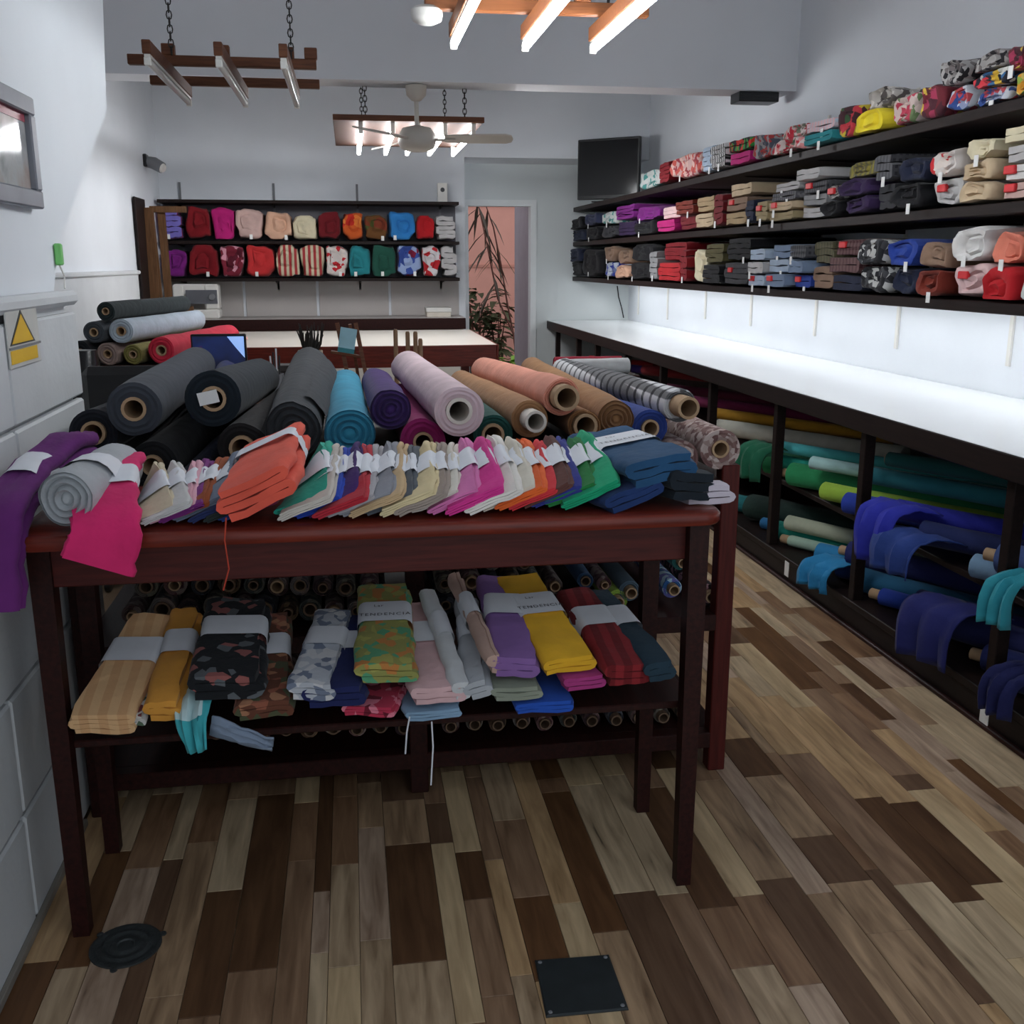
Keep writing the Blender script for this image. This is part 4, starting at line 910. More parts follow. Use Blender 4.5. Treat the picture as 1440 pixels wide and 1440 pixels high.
flat(11, 'sky blue', 568, 650, 1012, (140, 172, 200), t=.024, pitch=3, yaw=-4, band=None, L=.3)
flat(12, 'silver satin', 655, 690, 985, (186, 190, 196), t=.05, pitch=12, yaw=2, tilt=10)
flat(13, 'white satin', 636, 662, 985, (212, 214, 216), t=.05, pitch=14, yaw=-6, tilt=-6)
flat(14, 'rose beige', 684, 706, 950, (196, 164, 150), t=.05, pitch=12, yaw=-7)
flat(15, 'lavender purple', 690, 758, 955, (142, 104, 168), t=.055, pitch=11, yaw=3, tilt=-4)
flat(16, 'sage grey', 694, 762, 985, (150, 156, 140), t=.035, pitch=4, yaw=0, band=None, L=.3)
flat(17, 'royal blue', 722, 806, 1004, (40, 88, 190), t=.03, pitch=3, yaw=0, band=None, L=.32)
flat(18, 'bright yellow', 764, 840, 955, (244, 186, 46), t=.045, pitch=12, yaw=-9, dz=.012, text='TENDENCIA')
flat(19, 'raspberry', 792, 850, 972, (178, 62, 130), t=.035, pitch=9, yaw=-6)
flat(20, 'dark red ribbed', 852, 914, 965, (142, 38, 44), t=.055, pitch=9, yaw=-6, pat='vstripe', cols=[(112, 26, 32)])
flat(21, 'dark teal', 908, 950, 958, (38, 60, 74), t=.05, pitch=8, yaw=-8)
sheet('draped_scarf', 'turquoise and white cloth corner hanging off the lower shelf', [(-.36, 2.3, SZ+.12), (-.37, 2.16, SZ+.105), (-.37, 2.10, SZ+.07), (-.36, 2.095, SZ+.01)], (1, 0, .1), (.10, .04), cloth((70, 178, 186), 'floral', [(200, 226, 228), (40, 130, 140)], 14), seed=2)
sheet('draped_scarf', 'grey blue cloth strip hanging diagonally under the brown paisley cloth', [(-.33, 2.12, SZ+.06), (-.27, 2.105, SZ+.035), (-.20, 2.10, SZ+.012)], (.2, 0, 1), (.045, .03), cloth((130, 144, 164)), seed=3, wave=.004)

# ------------------------------------------------------------------ FOLDED CLOTHS ON THE WALL SHELVES
K = {'black': (22, 22, 26), 'dark navy': (32, 38, 60), 'navy floral': (52, 58, 84), 'purple': (118, 30, 120), 'deep purple': (52, 34, 72), 'magenta': (186, 32, 116), 'rust brown': (120, 46, 34), 'khaki tan': (170, 146, 112), 'maroon': (112, 26, 34), 'taupe': (138, 112, 94), 'beige': (198, 176, 146), 'khaki': (158, 142, 108),
     'light grey': (186, 184, 184), 'grey': (142, 142, 144), 'charcoal': (58, 58, 62), 'red': (184, 30, 38), 'dark red': (126, 20, 30), 'white': (220, 218, 216), 'cream': (216, 206, 176), 'pale blue': (168, 184, 204), 'slate blue': (116, 134, 160), 'royal blue': (40, 66, 150), 'orange': (218, 110, 54), 'salmon': (226, 132, 110), 'yellow': (230, 208, 50), 'teal': (40, 130, 138), 'pale pink': (222, 190, 190), 'bright red': (196, 50, 52), 'peach': (216, 172, 146), 'olive': (88, 82, 52), 'dark green': (34, 84, 70), 'turquoise': (50, 160, 180), 'sky blue': (50, 130, 200), 'lilac': (150, 130, 190)}
PT = {'bw stripe': ('black and white striped', (24, 24, 28), 'stripe', [(220, 220, 220)], 60), 'pink floral': ('pink and orange floral', (206, 170, 166), 'floral', [(200, 90, 80), (226, 190, 180), (160, 60, 70)], 30), 'teal print': ('white and teal print', (196, 200, 198), 'floral', [(70, 140, 136), (190, 196, 194)], 26),
      'folk': ('black folk pattern', (30, 26, 30), 'floral', [(200, 50, 40), (60, 150, 70), (30, 26, 30)], 34), 'grey red': ('grey and red print', (150, 148, 150), 'floral', [(170, 60, 60), (80, 84, 96)], 40), 'red rose': ('red and white rose print', (220, 206, 204), 'floral', [(190, 44, 62), (226, 150, 150), (120, 130, 110)], 34),
      'blue pink check': ('pale blue and pink checked', (180, 200, 214), 'check', [(222, 180, 184)], 60), 'dark garden': ('dark garden print', (70, 40, 46), 'floral', [(190, 60, 70), (200, 180, 60), (60, 90, 60)], 36), 'grey leaf': ('grey leaf print', (176, 170, 164), 'floral', [(90, 84, 82), (206, 200, 194)], 40), 'pink garden': ('pink and green garden print', (206, 186, 180), 'floral', [(190, 70, 90), (110, 130, 90), (226, 206, 200)], 36),
      'maroon yellow': ('maroon and yellow floral', (110, 40, 50), 'floral', [(220, 190, 80), (170, 60, 90), (80, 40, 50)], 30), 'blue floral': ('blue and white floral', (200, 204, 212), 'floral', [(50, 76, 140), (140, 150, 180), (180, 70, 80)], 34), 'multi': ('multicoloured floral', (44, 44, 56), 'floral', [(206, 60, 70), (60, 110, 160), (226, 190, 70), (210, 210, 206)], 34),
      'bw print': ('black and white speckled', (170, 166, 164), 'floral', [(40, 38, 42), (120, 112, 112)], 50), 'citrus': ('orange and green print', (222, 160, 60), 'floral', [(220, 90, 50), (150, 180, 80), (226, 206, 120)], 30), 'grey plaid': ('grey plaid', (132, 130, 132), 'check', [(84, 84, 90)], 70), 'dark check': ('dark checked', (46, 46, 52), 'check', [(96, 96, 100)], 70), 'navy plaid': ('navy plaid', (36, 44, 82), 'check', [(140, 130, 60)], 50),
      'maroon plaid': ('maroon plaid', (70, 34, 40), 'check', [(110, 84, 84)], 60), 'olive check': ('olive checked', (66, 64, 46), 'check', [(96, 92, 70)], 60), 'ikat': ('black and white ikat', (40, 40, 44), 'floral', [(190, 190, 188), (70, 70, 74)], 44), 'red white': ('red and white patterned', (214, 206, 202), 'floral', [(196, 44, 52), (226, 214, 206)], 30), 'blue white': ('blue and white marbled', (190, 198, 214), 'floral', [(40, 60, 160), (110, 120, 160)], 20),
      'cream red': ('cream cloth with red stripes', (206, 196, 168), 'vstripe', [(168, 60, 62)], 40), 'magenta lilac': ('magenta and lilac layered', (170, 40, 110), 'stripe', [(120, 110, 190)], 18), 'maroon pink': ('maroon and pink floral', (122, 34, 52), 'floral', [(214, 150, 166), (90, 24, 40)], 24), 'white red': ('white and red', (214, 210, 212), 'floral', [(186, 40, 48)], 14), 'blue maroon': ('blue and maroon print', (60, 84, 160), 'floral', [(126, 30, 60), (150, 170, 210)], 18), 'brown olive': ('brown and olive', (112, 74, 40), 'floral', [(84, 90, 44), (130, 60, 40)], 10), 'pink taupe': ('pinkish taupe satin', (204, 172, 164), None, None, 0), 'orange red': ('orange and red', (206, 92, 40), 'floral', [(190, 44, 34), (226, 130, 60)], 9)}
def kcol(k):
    if k in K: return k, cloth(K[k])
    d, c, p, cc, sc = PT[k]; return d, cloth(c, p, cc, sc)
def loose_profile(w, t, r, n=26):
    """irregular wound outline, for cloth rolled flat"""
    o = []; ph = r.uniform(0, 6)
    for k in range(n):
        a = 2*math.pi*k/n; ca, sa = math.cos(a), math.sin(a); e = .55
        u = math.copysign(abs(ca)**e, ca)*w/2; v = math.copysign(abs(sa)**e, sa)*t/2; q = 1+.07*math.sin(3*a+ph)+.05*math.sin(5*a+2*ph)+.03*math.sin(8*a+ph*3)
        o.append((u*q*.96, v*q*.96))
    return o
def bolt(label, O, U, Vn, W, w, t, L, mat, group, seed, style='fold', tagged=False, redend=False):
    """a bolt pushed into a shelf: O = centre of the end facing the room"""
    r = random.Random(seed); O = V3(O); U = V3(U); Vn = V3(Vn); W = V3(W)
    e = thing('folded_fabric', label, 'folded fabric', O+W*(L/2)-Vn*(t/2), group)
    mb = MB()
    if style == 'fold':
        n = max(2, min(5, int(t/.028)))
        pr = fold_profile(w*.97, t*.97, n, r)
        st = [(O+W*(L*s)+U*(r.uniform(-.004, .004)), U, Vn, (1 if s else .96), (1 if s else .93)) for s in (0, .06, .35, .7, 1)]
        mb.sweep(pr, st)
    else:
        pr = loose_profile(w, t, r); m = len(pr); st = []
        ou, ov_ = r.uniform(-.2, .2)*w, r.uniform(-.15, .2)*t
        for q, d in ((.12, .012), (.34, .0), (.5, .016), (.62, .004), (.86, .0), (.95, .006), (1.01, .025), (1.02, .07), (1.0, .16)): st.append((O+W*(d*r.uniform(.6, 1.3))+U*(ou*(1-min(q, 1)))+Vn*(ov_*(1-min(q, 1))), U, Vn, q, q))
        for s in (.5, 1): st.append((O+W*(L*s), U, Vn, 1, 1))
        mb.sweep(pr, st)
    am, fq = (.02, 8) if style != 'fold' else (.006, 11)
    for i_, p_ in enumerate(mb.v):                    # crumple, then keep the cloth inside its own space on the shelf
        q_ = p_+noise.noise_vector(p_*fq)*am+noise.noise_vector(p_*fq*2.7)*(am*.35)-O
        mb.v[i_] = O+U*max(-w/2, min(w/2, q_.dot(U)))+Vn*max(-t/2, min(t/2, q_.dot(Vn)))+W*min(L, q_.dot(W))
    mb.build('fabric', mat, e, smooth=True)
    if tagged:
        s = Matrix((U, W, Vn)).transposed().to_4x4(); s.translation = O+U*(w*r.uniform(-.3, .3))-W*.008-Vn*(t*.35)
        MB().box(-.013, .013, -.002, .0, -.04, .0, 0, s).build('price_tag', TAG, e)
    if redend:
        s = Matrix((U, W, Vn)).transposed().to_4x4(); s.translation = O+U*(-w*.2)-W*.006+Vn*(t*.15)
        MB().box(-.03, .03, -.004, .012, -.014, .014, .003, s).build('red_tape', plain('red_tape', (206, 40, 46), .5), e)
    return e
SH = []     # (row, x0, x1, ytop, [colours top to bottom], style)
TOPR = [(893, 927, 240, ['teal print'], 'w'), (927, 941, 228, ['dark red'], 'f'), (941, 986, 218, ['pink floral'], 'w'), (987, 1003, 205, ['pale blue'], 'f'), (1003, 1025, 203, ['bw stripe'], 'f'), (1026, 1057, 197, ['folk', 'magenta'], 'f'), (1057, 1084, 190, ['grey red'], 'w'), (1085, 1130, 178, ['red rose', 'red rose'], 'w'), (1131, 1173, 172, ['blue pink check', 'teal'], 'f'), (1176, 1199, 150, ['dark garden'], 'w'), (1200, 1240, 128, ['grey leaf', 'yellow'], 'w'), (1241, 1274, 138, ['pink garden'], 'w'), (1275, 1309, 124, ['maroon yellow'], 'w'), (1310, 1345, 92, ['bw print', 'blue floral'], 'w'), (1346, 1394, 82, ['bw print', 'multi', 'blue floral'], 'w'), (1395, 1432, 72, ['maroon yellow', 'citrus'], 'w'), (1433, 1475, 60, ['teal', 'red rose', 'peach'], 'w'), (1476, 1530, 60, ['grey leaf', 'beige'], 'w')]
MIDR = [(800, 822, 306, ['black', 'dark navy'], 'w'), (823, 843, 300, ['navy floral', 'black'], 'w'), (844, 866, 298, ['teal print', 'charcoal'], 'w'), (867, 893, 288, ['purple', 'deep purple'], 'f'), (894, 929, 290, ['purple', 'black'], 'w'), (930, 956, 290, ['pale pink', 'magenta'], 'f'), (957, 983, 282, ['rust brown', 'maroon'], 'f'), (984, 1010, 276, ['khaki tan', 'beige'], 'f'), (1011, 1024, 272, ['maroon'], 'f'), (1025, 1056, 258, ['beige', 'taupe', 'khaki tan'], 'f'), (1057, 1068, 280, ['dark navy'], 'f'), (1069, 1086, 282, ['khaki'], 'f'), (1087, 1122, 257, ['light grey', 'grey plaid', 'beige', 'khaki'], 'f'), (1123, 1158, 238, ['light grey', 'dark check', 'grey', 'light grey'], 'f'), (1159, 1184, 262, ['bw print', 'black'], 'w'), (1185, 1229, 226, ['navy plaid', 'deep purple', 'deep purple'], 'w'), (1230, 1256, 218, ['dark check', 'charcoal'], 'f'), (1257, 1305, 224, ['dark navy', 'black'], 'w'), (1306, 1345, 212, ['red white', 'light grey'], 'w'), (1346, 1398, 196, ['cream', 'beige', 'beige'], 'w'), (1399, 1445, 180, ['cream', 'light grey', 'white', 'pink taupe'], 'f'), (1446, 1510, 180, ['white', 'beige'], 'w')]
BOTR = [(797, 820, 345, ['dark navy', 'black'], 'w'), (821, 849, 350, ['black'], 'w'), (850, 867, 342, ['taupe', 'blue white'], 'w'), (868, 885, 352, ['taupe', 'peach'], 'w'), (886, 919, 336, ['black', 'black'], 'w'), (920, 932, 352, ['grey'], 'f'), (933, 966, 337, ['dark red', 'red'], 'f'), (967, 977, 350, ['dark red'], 'f'), (978, 998, 350, ['cream'], 'w'), (999, 1025, 342, ['olive', 'black'], 'f'), (1026, 1061, 333, ['black', 'charcoal'], 'f'), (1062, 1087, 350, ['pale blue', 'light grey', 'pale blue'], 'f'), (1088, 1118, 344, ['slate blue', 'pale blue', 'slate blue'], 'f'), (1119, 1144, 344, ['dark check', 'slate blue', 'royal blue'], 'f'), (1145, 1174, 338, ['olive check', 'taupe'], 'f'), (1175, 1221, 336, ['maroon plaid', 'maroon plaid', 'dark navy'], 'f'), (1222, 1256, 336, ['ikat', 'ikat'], 'w'), (1257, 1303, 336, ['royal blue', 'dark navy'], 'w'), (1304, 1342, 340, ['taupe', 'rust brown'], 'w'), (1343, 1398, 318, ['white', 'pale pink'], 'w'), (1399, 1446, 325, ['salmon', 'red'], 'w'), (1447, 1510, 325, ['red', 'white'], 'w')]
def fill_row(rowname, row, zb, group, X=SF):
    rnd = random.Random(len(rowname)*7); prev = None; cnt = {}
    for (x0, x1, yt, cols, sty) in row:
        ya = atX(x1, 300, X).y; yb = atX(x0, 300, X).y; xm = (x0+x1)/2
        zt_ = atX(xm, yt, X).z; h = max(zt_-zb-.004, .06); h = min(h, (.285 if rowname == 'middle' else (.275 if rowname == 'lowest' else 1))); w = (yb-ya)*(.985 if sty == 'f' else .95); n = len(cols); z = zb+.003+h; ht = h/n
        for j, k in enumerate(cols):
            z -= ht; d, m = kcol(k)
            if n > 1 and j < n-1: dn = kcol(cols[j+1])[0]; lab = '%s fabric on %s wall shelf, atop %s' % (d, rowname, dn)
            elif prev: lab = '%s fabric on %s wall shelf, beside %s' % (d, rowname, prev)
            else: lab = '%s folded fabric on the %s wall shelf at the doorway end' % (d, rowname)
            ov = rnd.uniform(-.02, .04)
            bolt(lab, V3((X-ov, (ya+yb)/2, z+ht/2+.005)), V3((0, -1, 0)), V3((0, 0, 1)), V3((1, 0, 0)), w, ht*.94, .5+ov, m, group, seed=rnd.randint(0, 9999), style='fold' if sty == 'f' else 'wind', tagged=rnd.random() < .3, redend=(xm > 1000 and rowname != 'top' and rnd.random() < .22))
        prev = kcol(cols[-1])[0]
fill_row('top', TOPR, ZT, 'cloths on the top wall shelf'); fill_row('middle', MIDR, ZM, 'cloths on the middle wall shelf'); fill_row('lowest', BOTR, ZB, 'cloths on the lowest wall shelf')
# loose pieces hanging from the shelf ends
# back wall shelves
R1 = [(228, 256, 292, ['magenta lilac'], 'f'), (262, 296, 287, ['dark red'], 'w'), (297, 331, 287, ['magenta'], 'w'), (332, 371, 292, ['pink taupe'], 'w'), (372, 411, 297, ['peach'], 'w'), (412, 447, 303, ['cream'], 'w'), (448, 480, 297, ['maroon'], 'w'), (482, 512, 298, ['orange red'], 'w'), (513, 545, 302, ['brown olive'], 'w'), (546, 584, 297, ['sky blue'], 'w'), (585, 612, 303, ['red'], 'w'), (613, 640, 303, ['light grey'], 'f')]
R2 = [(230, 260, 350, ['purple'], 'w'), (262, 305, 343, ['dark red'], 'w'), (307, 341, 340, ['maroon pink'], 'w'), (342, 384, 342, ['bright red'], 'w'), (386, 419, 343, ['cream red'], 'w'), (420, 455, 339, ['cream red'], 'w'), (456, 488, 340, ['red white'], 'w'), (489, 520, 345, ['teal'], 'w'), (521, 556, 343, ['dark green'], 'w'), (557, 592, 340, ['blue maroon'], 'w'), (593, 619, 343, ['white red'], 'w'), (620, 642, 345, ['light grey'], 'f')]
for rn, row, zb_ in (('upper', R1, zm2), ('lower', R2, zb2)):
    prev = None; rnd = random.Random(3 if rn == 'upper' else 4)
    for (x0, x1, yt, cols, sty) in row:
        a = atY(x0, 330, BF); b = atY(x1, 330, BF); zt_ = min(atY((x0+x1)/2, yt, BF).z, zb_+.29); h = zt_-zb_-.004; d, m = kcol(cols[0])
        lab = '%s fabric on %s back shelf, %s' % (d, rn, ('beside %s' % prev) if prev else 'beside the wooden rack')
        bolt(lab, V3(((a.x+b.x)/2, BF-rnd.uniform(0, .03), zb_+.008+h/2)), V3((1, 0, 0)), V3((0, 0, 1)), V3((0, 1, 0)), (b.x-a.x)*.98, h*.95, .29, m, 'cloths on the back wall shelves', seed=rnd.randint(0, 9999), style='fold' if sty == 'f' else 'wind', tagged=rnd.random() < .55)
        prev = d

# ------------------------------------------------------------------ ROLLS UNDER THE LONG COUNTER
G5 = 'fabric rolls under the long counter'
DIR = V3((.50, -.86, 0)).normalized()
UN = [  # desc, px, py, r px, colour, length, core
 ('mustard', 1000, 580, 8, (190, 140, 40), 1.2, 0), ('cream white', 1010, 600, 12, (206, 204, 190), 1.2, 0), ('dusky magenta', 965, 562, 8, (120, 34, 78), 1.2, 0), ('dark red', 905, 520, 8, (120, 30, 36), 1.1, 0), ('wine', 935, 545, 7, (96, 30, 60), 1.1, 0), ('indigo violet', 850, 514, 6, (60, 44, 120), .9, 0), ('scarlet', 830, 505, 6, (170, 34, 40), .8, 0),
 ('bottle green', 1058, 634, 14, (30, 96, 70), 1.2, 0), ('bright green', 1078, 665, 13, (36, 140, 88), 1.2, 0), ('turquoise', 1100, 628, 9, (84, 186, 190), 1.3, .012), ('jade', 1092, 648, 10, (40, 160, 140), 1.3, 0), ('pale mint', 1142, 650, 10, (168, 206, 204), 1.2, 0), ('grass green', 1112, 688, 18, (48, 146, 92), 1.2, .02), ('lime', 1158, 690, 14, (160, 196, 72), 1.1, 0), ('dark teal', 1222, 668, 13, (40, 110, 120), 1.2, 0), ('deep sea green', 1248, 645, 9, (24, 76, 74), 1.2, 0),
 ('royal blue', 1190, 712, 16, (46, 70, 170), 1.1, 0), ('ultramarine', 1262, 716, 15, (44, 48, 160), 1.1, 0), ('ink navy', 1298, 748, 18, (34, 44, 92), 1.1, 0), ('denim blue', 1392, 792, 22, (76, 96, 150), 1.0, .016), ('pale steel blue', 1380, 812, 18, (128, 160, 190), 1.0, 0),
 ('green black', 1048, 722, 19, (40, 62, 56), 1.2, 0), ('petrol teal', 1036, 745, 13, (34, 116, 120), 1.1, 0), ('azure', 1072, 735, 8, (44, 110, 160), 1.2, 0), ('pale sage', 1104, 740, 11, (186, 192, 168), 1.1, 0), ('emerald teal', 1102, 762, 14, (36, 152, 136), 1.1, 0), ('soft mint', 1104, 785, 9, (176, 204, 184), 1.0, .014), ('cerulean blue', 1150, 800, 17, (46, 132, 186), 1.0, 0), ('midnight blue', 1196, 790, 18, (40, 46, 104), 1.1, .014), ('dark sapphire', 1188, 822, 16, (38, 62, 120), 1.1, .014), ('blue teal', 1204, 848, 18, (38, 96, 132), 1.0, 0), ('cobalt', 1230, 872, 13, (46, 72, 170), 1.0, .013), ('dark indigo', 1290, 850, 24, (36, 40, 100), 1.0, 0), ('navy', 1345, 880, 22, (34, 38, 84), .9, 0), ('deep navy', 1396, 938, 20, (32, 40, 92), .8, .016), ('blackish navy', 1420, 965, 20, (30, 34, 76), .8, .016)]
UR = []
for i, (d, x, y, r, c, L, co) in enumerate(UN):
    p = atX(x, y, 2.12); rr_ = max(r/1440*(p-CP).length*.9, .03); up_ = p.z > .40
    lo = (.432 if up_ else .132)+rr_; p.z = max(p.z, lo)
    if up_: p.z = min(p.z, .84-rr_)
    else: p.z = min(p.z, .40-rr_)
    UR.append([d, p, rr_, c, L, co, up_, .432 if up_ else .132, i])
for it in range(400):
    for i in range(len(UR)):
        for j in range(i):
            a, b = UR[i], UR[j]
            if a[6] != b[6]: continue
            perp = V3((-DIR.y, DIR.x, 0)); dv = a[1]-b[1]; h = dv.dot(perp); v = dv.z; dd_ = math.hypot(h, v); o = a[2]+b[2]-dd_
            if o > 0:
                if abs(h) < .012: h += .012*(1 if i % 2 else -1); dd_ = math.hypot(h, v)
                mv = (V3((0, 1, 0))*(h/dd_)*1.8+V3((0, 0, 1))*(v/dd_))*(o*.3); a[1] += mv; b[1] -= mv
    for a in UR: a[1].z = max(a[7]+a[2], min(a[1].z, (.845 if a[6] else .395)-a[2]))
for d, p, r, c, L, co, up_, lo, i in UR:
    L = min(L, (RW-.06-r-p.x)/DIR.x)
    roll('fabric_roll', '%s fabric roll lying slantwise on the %s shelf under the long counter' % (d, 'upper' if up_ else 'bottom'), p, p+DIR*L, r, cloth(c), G5, core=.022, proud=.05 if co else .004, seed=600+i, bumps=.03, nseg=18)
def hang(label, x, y, w, drop, c, seed, zt_=None):
    p = atX(x, y, 2.02); 
    sheet('draped_cloth', label, [(p.x+.13, p.y-.04, p.z-.005), (p.x+.05, p.y-.015, p.z+.015), (p.x-.03, p.y, p.z-.012), (p.x-.055, p.y, p.z-drop*.5), (p.x-.05, p.y, p.z-drop*1.1)], (.25, -1, 0), (w, w*.85), cloth(c), group='loose cloths hanging under the long counter', seed=seed, wave=.014)
hang('dark green cloth heap hanging from the upper counter shelf', 1066, 628, .22, .15, (34, 104, 76), 1)
hang('blue cloth hanging from the upper shelf beside a counter post', 1245, 712, .22, .20, (48, 54, 172), 2)
hang('dull blue cloth hanging below the ultramarine roll', 1270, 752, .26, .13, (46, 70, 140), 3)
hang('navy cloth hanging over the edge of the bottom counter shelf', 1320, 850, .30, .19, (38, 42, 104), 4)
hang('cerulean cloth hanging over the bottom counter shelf', 1160, 790, .22, .11, (50, 140, 194), 5)
hang('turquoise cloth hanging below the denim blue roll', 1425, 812, .12, .14, (60, 164, 180), 6)
hang('deep navy cloth hanging by the counter kick board', 1425, 945, .13, .13, (34, 38, 88), 7)
for x, y in ((1106, 800), (1384, 1003)):
    p = atX(x, y, 1.975); tag(MB().box(p.x, p.x+.002, p.y-.022, p.y+.022, p.z-.035, p.z+.035).build('price_tag', TAG), 'white price tag hanging from the %s' % ('soft mint roll' if x < 1200 else 'blackish navy roll'), 'price tag')

# ------------------------------------------------------------------ CUTTING TABLE AND DESK THINGS
G6 = 'fabric rolls piled on the cabinet'
cb = thing('low_cabinet', 'brown wooden cabinet by the left wall under a pile of rolls', 'cabinet', (-1.3, 6.35, 0))
MB().box(LW+.035, -1.0, 5.75, 7.0, .001, .935, .004).build('cabinet_body', REDWOOD, cb); MB().box(LW+.035, -.98, 5.73, 7.0, .935, .962, .004).build('cabinet_top', DARKWOOD, cb)
for q_ in (-1.59, -1.29): MB().box(q_, q_+.28, 5.735, 5.75, .08, .9, .004).build('cabinet_door', REDWOOD, cb)
cz = .965
pile = [('black', (140, 470), (200, 440), 15, (26, 28, 32), 0), ('beige', (152, 458), (205, 440), 12, (150, 128, 118), 0), ('pale blue grey', (185, 440), (232, 428), 10, (170, 182, 194), 0), ('crimson red', (198, 470), (244, 455), 12, (196, 40, 62), 0), ('olive', (165, 470), (200, 455), 9, (128, 118, 60), 0)]
bx = -1.44
for i, (d, X_, Z_, r, c) in enumerate((('black', bx, cz+.065, .065, (28, 30, 34)), ('taupe beige', bx+.14, cz+.06, .06, (156, 134, 126)), ('olive', bx+.27, cz+.055, .055, (128, 120, 66)), ('crimson red', bx+.42, cz+.075, .075, (206, 44, 68)), ('dark grey', bx+.08, cz+.175, .06, (70, 74, 80)), ('pale blue grey', bx+.22, cz+.18, .065, (178, 190, 202)), ('blackish green', bx+.15, cz+.285, .05, (36, 46, 48)))):
    roll('fabric_roll', '%s fabric roll piled on the brown cabinet by the left wall' % d, (X_, 5.82, Z_), (X_+.24, 6.9, Z_), r, cloth(c), G6, core=r*.4, seed=700+i, bumps=.03)
folded('folded_cloth', 'pale salmon folded cloth beside the pile on the cutting table', 'folded cloth', V3((-.85, 7.25, .95+.02)), (1, 0, 0), (0, 0, 1), (0, 1, 0), .2, .034, .5, 2, cloth((226, 170, 160)), None, seed=720)
# monitor on the desk
a = atY(268, 470, 5.9); b = atY(346, 474, 5.9)
mo = thing('computer_monitor', 'computer monitor showing a dark blue picture on the desk', 'monitor', ((a.x+b.x)/2, 5.9, .75))
MB().box(a.x, b.x, 5.88, 5.92, a.z-.24, a.z, .005).build('casing', BLACKP, mo)
sm_, nt, bsd = nodes('screen_picture'); tcn = N(nt, 'ShaderNodeTexCoord'); no = N(nt, 'ShaderNodeTexNoise'); no.inputs['Scale'].default_value = 7
nt.links.new(tcn.outputs['Object'], no.inputs['Vector']); rr = ramp(nt, [(.35, lin((12, 20, 52))), (.62, lin((24, 44, 104))), (.72, lin((120, 40, 86)))]); nt.links.new(no.outputs['Fac'], rr.inputs[0])
nt.links.new(rr.outputs[0], bsd.inputs['Emission Color']); bsd.inputs['Emission Strength'].default_value = .55; bsd.inputs['Base Color'].default_value = (.01, .01, .01, 1)
MB().box(a.x+.01, b.x-.01, 5.877, 5.88, a.z-.225, a.z-.012).build('screen', sm_, mo)
MB().prism([(b.x-.10, a.z-.013), (b.x-.011, a.z-.013), (b.x-.011, a.z-.13), (b.x-.055, a.z-.075)], 1, 5.8755, 5.877).build('blue_screen_shape', emit('screen_blue', lin((60, 140, 230)), .8), mo)
MB().bar(((a.x+b.x)/2, 5.93, .76), ((a.x+b.x)/2, 5.93, a.z-.15), .06, .02, up=(0, 1, 0)).build('stand_neck', BLACKP, mo)
MB().box((a.x+b.x)/2-.1, (a.x+b.x)/2+.1, 5.84, 6.02, .751, .763, .004).build('stand_base', BLACKP, mo)
# card stand: wooden easel with a pale blue card
a = atY(474, 452, 5.75); 
es = thing('card_stand', 'brown wooden easel holding a pale blue printed card on the desk', 'card stand', (a.x+.08, 5.75, .75))
for x in (474, 500):
    t_ = atY(x, 454, 5.78); b_ = t_+V3((.07, -.06, -(t_.z-.755))); MB().bar(b_, t_, .022, .02, up=(0, 1, 0)).build('easel_leg', BROWNWOOD, es)
t_ = atY(492, 456, 5.86); MB().bar((t_.x+.05, 5.92, .755), t_, .018, .016, up=(0, 1, 0)).build('back_leg', BROWNWOOD, es)
t0 = atY(478, 462, 5.76); t1 = atY(499, 494, 5.76)
Mq = Matrix.Translation(((t0.x+t1.x)/2, 5.75, (t0.z+t1.z)/2)) @ Matrix.Rotation(math.radians(10), 4, 'Y')
MB().box(-.045, .045, -.004, 0, -.07, .065, 0, Mq).build('card', plain('pale_blue_card', (150, 192, 206), .5), es)
MB().box(-.045, .045, -.005, -.004, -.07, -.045, 0, Mq).build('card_footer', plain('card_teal', (44, 120, 130), .5), es)
MB().box(-.08, .08, -.02, .012, -.085, -.07, .002, Mq).build('ledge', BROWNWOOD, es)
# three wooden spindles
sw = thing('wooden_peg_rack', 'low rack with upright wooden pegs standing on the desk', 'peg rack', (.32, 6.0, .75))
pz = [atY(x, y, 6.0) for x, y in ((556, 463), (573, 466), (584, 466), (591, 476))]
MB().box(pz[0].x-.04, pz[3].x+.04, 5.95, 6.05, .751, .775, .003).build('peg_base', BROWNWOOD, sw)
for q in pz: MB().tube([(q.x, 6.0, .775), (q.x, 6.0, q.z-.01), (q.x, 6.0, q.z)], [.014, .013, .009], 10).build('peg', wood('peg_wood', (120, 88, 60), (150, 112, 80), .5, axis=2), sw, smooth=True)
# pot of dark twigs
p = atY(436, 488, 5.9)
pp = thing('twig_pot', 'beige pot holding a bunch of dark twigs on the desk', 'pot', (p.x, 5.9, .75))
MB().lathe((p.x, 5.9, .751), [(.045, 0), (.06, .1), (.07, .27), (.066, .275), (.055, .2), (.01, .19)], 20).build('pot', plain('beige_pot', (170, 156, 132), .6), pp, smooth=True)
for i in range(26):
    a_ = random.uniform(0, 6.28); r_ = random.uniform(.02, .085)
    MB().tube([(p.x+.02*math.cos(a_), 5.9+.02*math.sin(a_), .98), (p.x+r_*.7*math.cos(a_), 5.9+r_*.7*math.sin(a_), 1.06), (p.x+r_*math.cos(a_+.3), 5.9+r_*math.sin(a_+.3), 1.08+random.uniform(.03, .1))], [.006, .006, .003], 5).build('twig', plain('twig_dark', (36, 32, 28), .8), pp)
